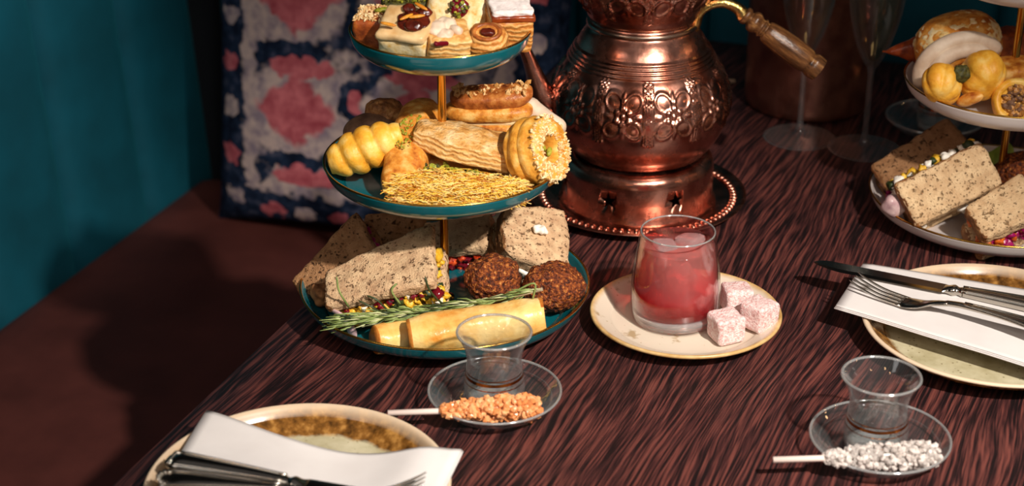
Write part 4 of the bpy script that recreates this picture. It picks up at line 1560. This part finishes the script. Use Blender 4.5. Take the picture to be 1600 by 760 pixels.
part('ring', rough(lathe(rp, 56), 0.0012, 90, 31), MT['ring'], t, fix=True)


def seedpl(k):
    a = random.uniform(0, 2 * math.pi)
    r = random.uniform(0.0125, 0.0290)
    z = 0.0160 - 0.0030 * abs((r - 0.020) / 0.010) ** 3
    return Vector((r * math.cos(a), r * math.sin(a), z))


part('sesame_seeds', chunks(620, seedpl, 0.0012, 2, 1, (1.4, 0.9, 0.7)), [MT['sesame'], MT['sesame_b']], t, stuff=True)
for x, y, a in ((0.003, -0.003, 0.6), (-0.004, 0.004, 2.0)):
    part('pistachio_piece', ellipsoid(0.010, 0.005, 0.005, 2), MT['pistachio'], t, TRS((x, y, 0.010), (0.3, 0, a)))
single('pale_pastry', 'pale sugar-white pastry half hidden behind the eclair, middle tier', 'pastry', rough(rbox(0.045, 0.02, 0.034, 0.008, 12), 0.001, 80, 41), MT['cream_white'], at(842, 196, 1.474), (R(-6), R(28), R(-30)))

# ------------------------------------------------------------------ teal stand, bottom tier
egg = [MT['egg']] * 7 + [MT['egg_white'], MT['herb'], MT['jam']]
sandwich('large wholemeal sandwich with yellow egg filling at front of the bottom tier', 605, 436, 1.374, (27, -16, -4), 0.098, 0.066, 0.014, 0.022, 0.42, egg, 240, 51)
sandwich('dark brown bread sandwich sticking out left of the bottom tier', 527, 408, 1.425, (38, -34, 6), 0.080, 0.048, 0.013, 0.012, 0.5, [MT['cabbage'], MT['onion'], MT['red_pepper']], 60, 53, 'bread_brown')
sandwich('brown sandwich under the middle plate, back left of the bottom tier', 620, 370, 1.492, (62, -2, 8), 0.056, 0.044, 0.016, 0.012, 0.0, [MT['cabbage'], MT['onion']], 50, 55, 'bread_brown')
sandwich('sandwich with red relish behind the pole of the bottom tier', 722, 384, 1.480, (30, -8, -10), 0.064, 0.040, 0.016, 0.018, 0.2, [MT['red_pepper'], MT['red_pepper'], MT['jam']], 100, 57, 'bread')
thick = sandwich('thick bread sandwich with white cheese at back right of the bottom tier', 824, 384, 1.452, (36, 17, 14), 0.066, 0.060, 0.020, 0.006, -0.001, [MT['cheese'], MT['egg']], 50, 59, 'bread')
part('cheese_dab', rough(ellipsoid(0.013, 0.010, 0.008, 4), 0.0025, 220, 60), MT['cheese'], thick, TRS((0.002, 0.003, 0.0255)), label='dab of white cheese in a hole of the crumb')
fal = ellipsoid(0.050, 0.046, 0.042, 5)
single('falafel', 'dark brown falafel beside the pole, left of the pair', 'falafel', rough(fal, 0.0030, 90, 61, 0.0020, 330), MT['falafel'], at(771, 437, 1.388), (0.2, 0.1, 0.4), group='falafel balls')
single('falafel', 'dark brown falafel at the right rim of the bottom tier', 'falafel', rough(ellipsoid(0.055, 0.046, 0.040, 5), 0.0032, 80, 62, 0.0020, 330), MT['falafel'], at(866, 448, 1.380), (0, 0.12, 0.2), group='falafel balls')


def spring_roll(label, px, py, Y, rot, L_, r, seed):
    sr = thing('spring_roll', label, 'spring roll', at(px, py, Y), tuple(R(a) for a in rot), 'spring rolls')
    V, F = [], []
    n, m = 40, 28
    for i in range(n + 1):
        p = i / n
        for j in range(m):
            a = 2 * math.pi * j / m
            sq = 1.0 / max(abs(math.cos(a)) ** 4 + abs(math.sin(a)) ** 4, 1e-6) ** 0.14
            step = 0.05 * math.tanh((((a / (2 * math.pi)) + 0.25 * p) % 1.0 - 0.45) * 25)
            rr = r * sq * (1 + step) * (1 - 0.08 * (abs(2 * p - 1) ** 6))
            V.append(Vector(((p - 0.5) * L_, rr * math.cos(a), rr * math.sin(a) * 0.95)))
    for i in range(n):
        for j in range(m):
            k = (j + 1) % m
            F.append((i * m + j, i * m + k, (i + 1) * m + k, (i + 1) * m + j))
    F.append(tuple(range(m - 1, -1, -1)))
    F.append(tuple(range(n * m, (n + 1) * m)))
    part('wrapper', rough((V, F), 0.0018, 60, seed), [MT['spring'], MT['spring_end']], sr, matfn=lambda c, n_: 1 if abs(c.x) > L_ * 0.485 else 0)
    return sr


spring_roll('long golden spring roll at the front of the bottom tier', 744, 509, 1.322, (8, -5, 9), 0.115, 0.0158, 63)
spring_roll('short end of a second spring roll left of the long one', 617, 527, 1.324, (8, 6, 24), 0.036, 0.0125, 64)
ov = []
for i in range(13):
    a = math.pi * (i / 12)
    ov.append((0.016 * math.cos(a), 0, 0.016 * math.sin(a)))
single('onion_slice', 'pale curved red onion slice at front left of the bottom tier', 'onion', tube(ov, [0.0015 + 0.004 * math.sin(math.pi * i / 12) for i in range(13)], 10, True, 0.5), MT['onion'], at(528, 508, 1.345), (R(60), R(70), R(20)))
single('bread_crust_end', 'small torn bread crust left of the egg sandwich', 'bread', rough(rbox(0.022, 0.018, 0.016, 0.005, 12), 0.0025, 120, 66), MT['bread_crust'], at(508, 460, 1.385), (0.3, 0.2, 0.5))

# rosemary sprig
random.seed(70)
rs = thing('rosemary_sprig', 'long green rosemary sprig laid across the bottom tier', 'herb', at(690, 490, 1.335))
o0 = at(690, 490, 1.335)
spine = curve3([at(848, 452, 1.335) - o0, at(790, 466, 1.335) - o0, at(720, 478, 1.338) - o0, at(650, 488, 1.338) - o0, at(590, 496, 1.330) - o0, at(535, 504, 1.322) - o0], 14)
part('stem', tube(spine, [0.0016 - 0.0006 * i / len(spine) for i in range(len(spine))], 8), MT['rose_stem'], rs)
nd = MB()
Ls = len(spine)
for k in range(330):
    p = (random.random() ** 0.75)
    i = min(Ls - 2, int(p * (Ls - 1)))
    base_ = spine[i]
    d = (spine[i + 1] - spine[i]).normalized()
    side = Vector((random.uniform(-1, 1), random.uniform(-1, 1), random.uniform(-0.5, 0.9)))
    side = (side - d * side.dot(d)).normalized()
    L_ = random.uniform(0.014, 0.028) * (0.7 + 0.3 * p)
    spread = random.uniform(0.12, 0.34) if p > 0.25 else random.uniform(0.1, 0.25)
    dirv = (d * (1 if p > 0.1 else 0.6) + side * spread).normalized()
    end_ = base_ + dirv * L_ + Vector((0, 0, random.uniform(-0.002, 0.002)))
    mid_ = (base_ + end_) / 2 + side * L_ * 0.10
    nd.add(tube([base_, mid_, end_], [0.0006, 0.00105, 0.0003], 5, True, 0.6), None, random.choice((0, 0, 0, 1, 2)))
part('needles', nd, [MT['rose_a'], MT['rose_b'], MT['rose_c']], rs, stuff=True)
nl = MB()
for (x0, y0, x1, y1, x2, y2) in ((545, 480, 530, 455, 526, 432), (610, 490, 590, 470, 573, 462), (625, 475, 612, 455, 620, 443), (690, 474, 672, 455, 664, 432), (800, 458, 835, 443, 832, 470), (600, 492, 580, 480, 560, 470)):
    pts = curve3([at(x0, y0, 1.335) - o0, at(x1, y1, 1.332) - o0, at(x2, y2, 1.334) - o0], 5)
    nl.add(tube(pts, [0.0009] * (len(pts) - 1) + [0.0003], 5), None, random.choice((0, 2)))
part('upright_needles', nl, [MT['rose_a'], MT['rose_b'], MT['rose_c']], rs, stuff=True)

# ------------------------------------------------------------------ white stand, middle tier
random.seed(80)
t = thing('crumb_bun', 'large crumb-topped cream bun on the white stand', 'bun', at(1497, 72, 1.625), (R(8), R(-14), R(6)))
part('bun', rough(ellipsoid(0.082, 0.062, 0.064, 5, 0.85), 0.002, 60, 81), MT['crust'], t)
part('crumb_crust', rough(deform(ellipsoid(0.080, 0.060, 0.060, 5, 0.85), lambda v: v * 1.035 if v.z > 0.004 else v * 0.9), 0.0022, 260, 82), MT['bun_crumb'], t, label='pale crumbly top')
for rr, yy in ((0.036, -0.022), (0.026, -0.029)):
    part('cream_swirl', tube([(rr * math.cos(a) * 1.05 - 0.008, yy, rr * math.sin(a) * 0.85 - 0.010) for a in np.linspace(R(15), R(190), 25)], 0.0075, 12), MT['cream_white'], t, label='white cream layer')
t = thing('brown_cone', 'dark brown pointed pastry behind the cream bun', 'pastry', at(1432, 78, 1.655), (R(10), R(-6), R(-8)))
part('cone', rough(deform(ellipsoid(0.066, 0.036, 0.050, 4, 0.9), lambda v: Vector((v.x, v.y * (0.6 + 0.4 * (v.x / 0.033)), v.z * (0.55 + 0.55 * (v.x / 0.033))))), 0.0016, 90, 83), MT['glaze'], t)


def petal_bun(label, px, py, Y, rot, s, seed, name='petal_pastry'):
    pb = thing(name, label, 'pastry', at(px, py, Y), tuple(R(a) for a in rot))

    def f(v):
        a = math.atan2(v.x, v.z)
        k = 0.86 + 0.14 * abs(math.cos(a * 3.5)) ** 0.6
        return Vector((v.x * k, v.y, v.z * k))
    part('fluted_body', rough(deform(ellipsoid(0.036 * s, 0.036 * s, 0.044 * s, 5, 0.9), f), 0.0008, 90, seed), MT['yellow'], pb)
    return pb


petal_bun('yellow fluted pastry, left of two at the front of the white stand', 1472, 132, 1.552, (35, -18, -30), 0.98, 85)
p2 = petal_bun('yellow fluted pastry, right of two, with a pinched petal', 1534, 118, 1.560, (20, 14, 25), 1.12, 86)
part('petal', rough(ellipsoid(0.012, 0.012, 0.026, 4), 0.0008, 120, 87), MT['crust'], p2, TRS((-0.014, -0.016, -0.017), (0.5, 0.5, 0)))
M_ = Matrix.Translation(p2.location) @ p2.rotation_euler.to_matrix().to_4x4()
part('pistachio_filling', rough(ellipsoid(0.018, 0.016, 0.018, 4), 0.0022, 200, 88), MT['pist_dark'], p2, Matrix.Translation(M_.inverted() @ at(1500, 116, 1.548)), label='dark green pistachio filling')
t = thing('nut_tart', 'round orange tart with chopped nut centre at the right edge', 'tart', at(1588, 160, 1.540), (R(62), 0, R(-12)))
tp_ = [(0, -0.011), (0.017, -0.011), (0.0215, -0.006), (0.0220, 0.004), (0.0190, 0.0098), (0.0150, 0.0085), (0.0135, 0.0055), (0, 0.0050)]
part('shell', rough(lathe(smoothprof(tp_, 4), 48), 0.0008, 120, 89), MT['yellow'], t, fix=True)
part('chopped_nuts', chunks(80, lambda k: (lambda r, a: Vector((r * math.cos(a), r * math.sin(a), 0.0075)))(0.0135 * math.sqrt(random.random()), random.uniform(0, 6.28)), 0.0026, 2, 1), [MT['nut'], MT['cocoa']], t, stuff=True)
single('glazed_square', 'orange glazed pastry behind the nut tart on the white stand', 'pastry', rough(rbox(0.046, 0.034, 0.026, 0.006, 14), 0.0016, 90, 90), MT['crust'], at(1584, 116, 1.588), (R(8), 0, R(10)))
single('nut_bar', 'dark nut-covered bar beside the brass pole, back of the white stand', 'pastry', rough(rbox(0.040, 0.03, 0.040, 0.006, 14), 0.003, 160, 91), MT['caramel'], at(1572, 78, 1.650), (0, 0, R(12)))

# ------------------------------------------------------------------ white stand, bottom tier
sandwich('sandwich spilling purple cabbage at the left of the white stand', 1434, 252, 1.640, (24, -22, 14), 0.094, 0.044, 0.013, 0.014, 0.3, [MT['cabbage'], MT['cabbage_d'], MT['cabbage_d'], MT['orange_fill']], 110, 92, 'bread_brown')
cs = sandwich('thick pale sandwich with white cheese and herbs on the white stand', 1480, 296, 1.556, (52, -27, 6), 0.090, 0.046, 0.018, 0.024, 0.0, [MT['cheese'], MT['cheese'], MT['egg'], MT['herb']], 10, 93, 'bread_white')
sandwich('pale sandwich with orange filling at the right edge of the white stand', 1562, 340, 1.520, (30, -16, 16), 0.066, 0.050, 0.017, 0.016, 0.25, [MT['orange_fill'], MT['orange_fill'], MT['cabbage']], 90, 95, 'bread_white')
# the cheese showing along the top edge of the thick pale sandwich
part('crumbled_cheese', chunks(110, lambda k: Vector((random.uniform(-0.046, 0.040), random.uniform(0.016, 0.030), random.uniform(-0.012, 0.012))), 0.0044, 4, 2, smooth=True), [MT['cheese'], MT['cheese'], MT['egg'], MT['herb']], cs, stuff=True)
single('falafel', 'dark brown falafel on the white stand, cut by the right edge', 'falafel', rough(ellipsoid(0.050, 0.046, 0.044, 5), 0.0030, 90, 96, 0.0020, 330), MT['falafel'], at(1594, 274, 1.592), group='falafel balls')
single('onion_slice', 'pale pink onion piece at the left rim of the white stand', 'onion', rough(ellipsoid(0.026, 0.018, 0.022, 4), 0.003, 90, 97), MT['onion'], at(1398, 322, 1.548), (0.4, 0.2, 0.3))
single('lettuce_leaf', 'small green lettuce leaf by the brass pole of the white stand', 'lettuce', rough(rbox(0.030, 0.020, 0.003, 0.0012, 14), 0.005, 70, 98), MT['lettuce'], at(1562, 246, 1.640), (R(40), R(-20), 0.3))
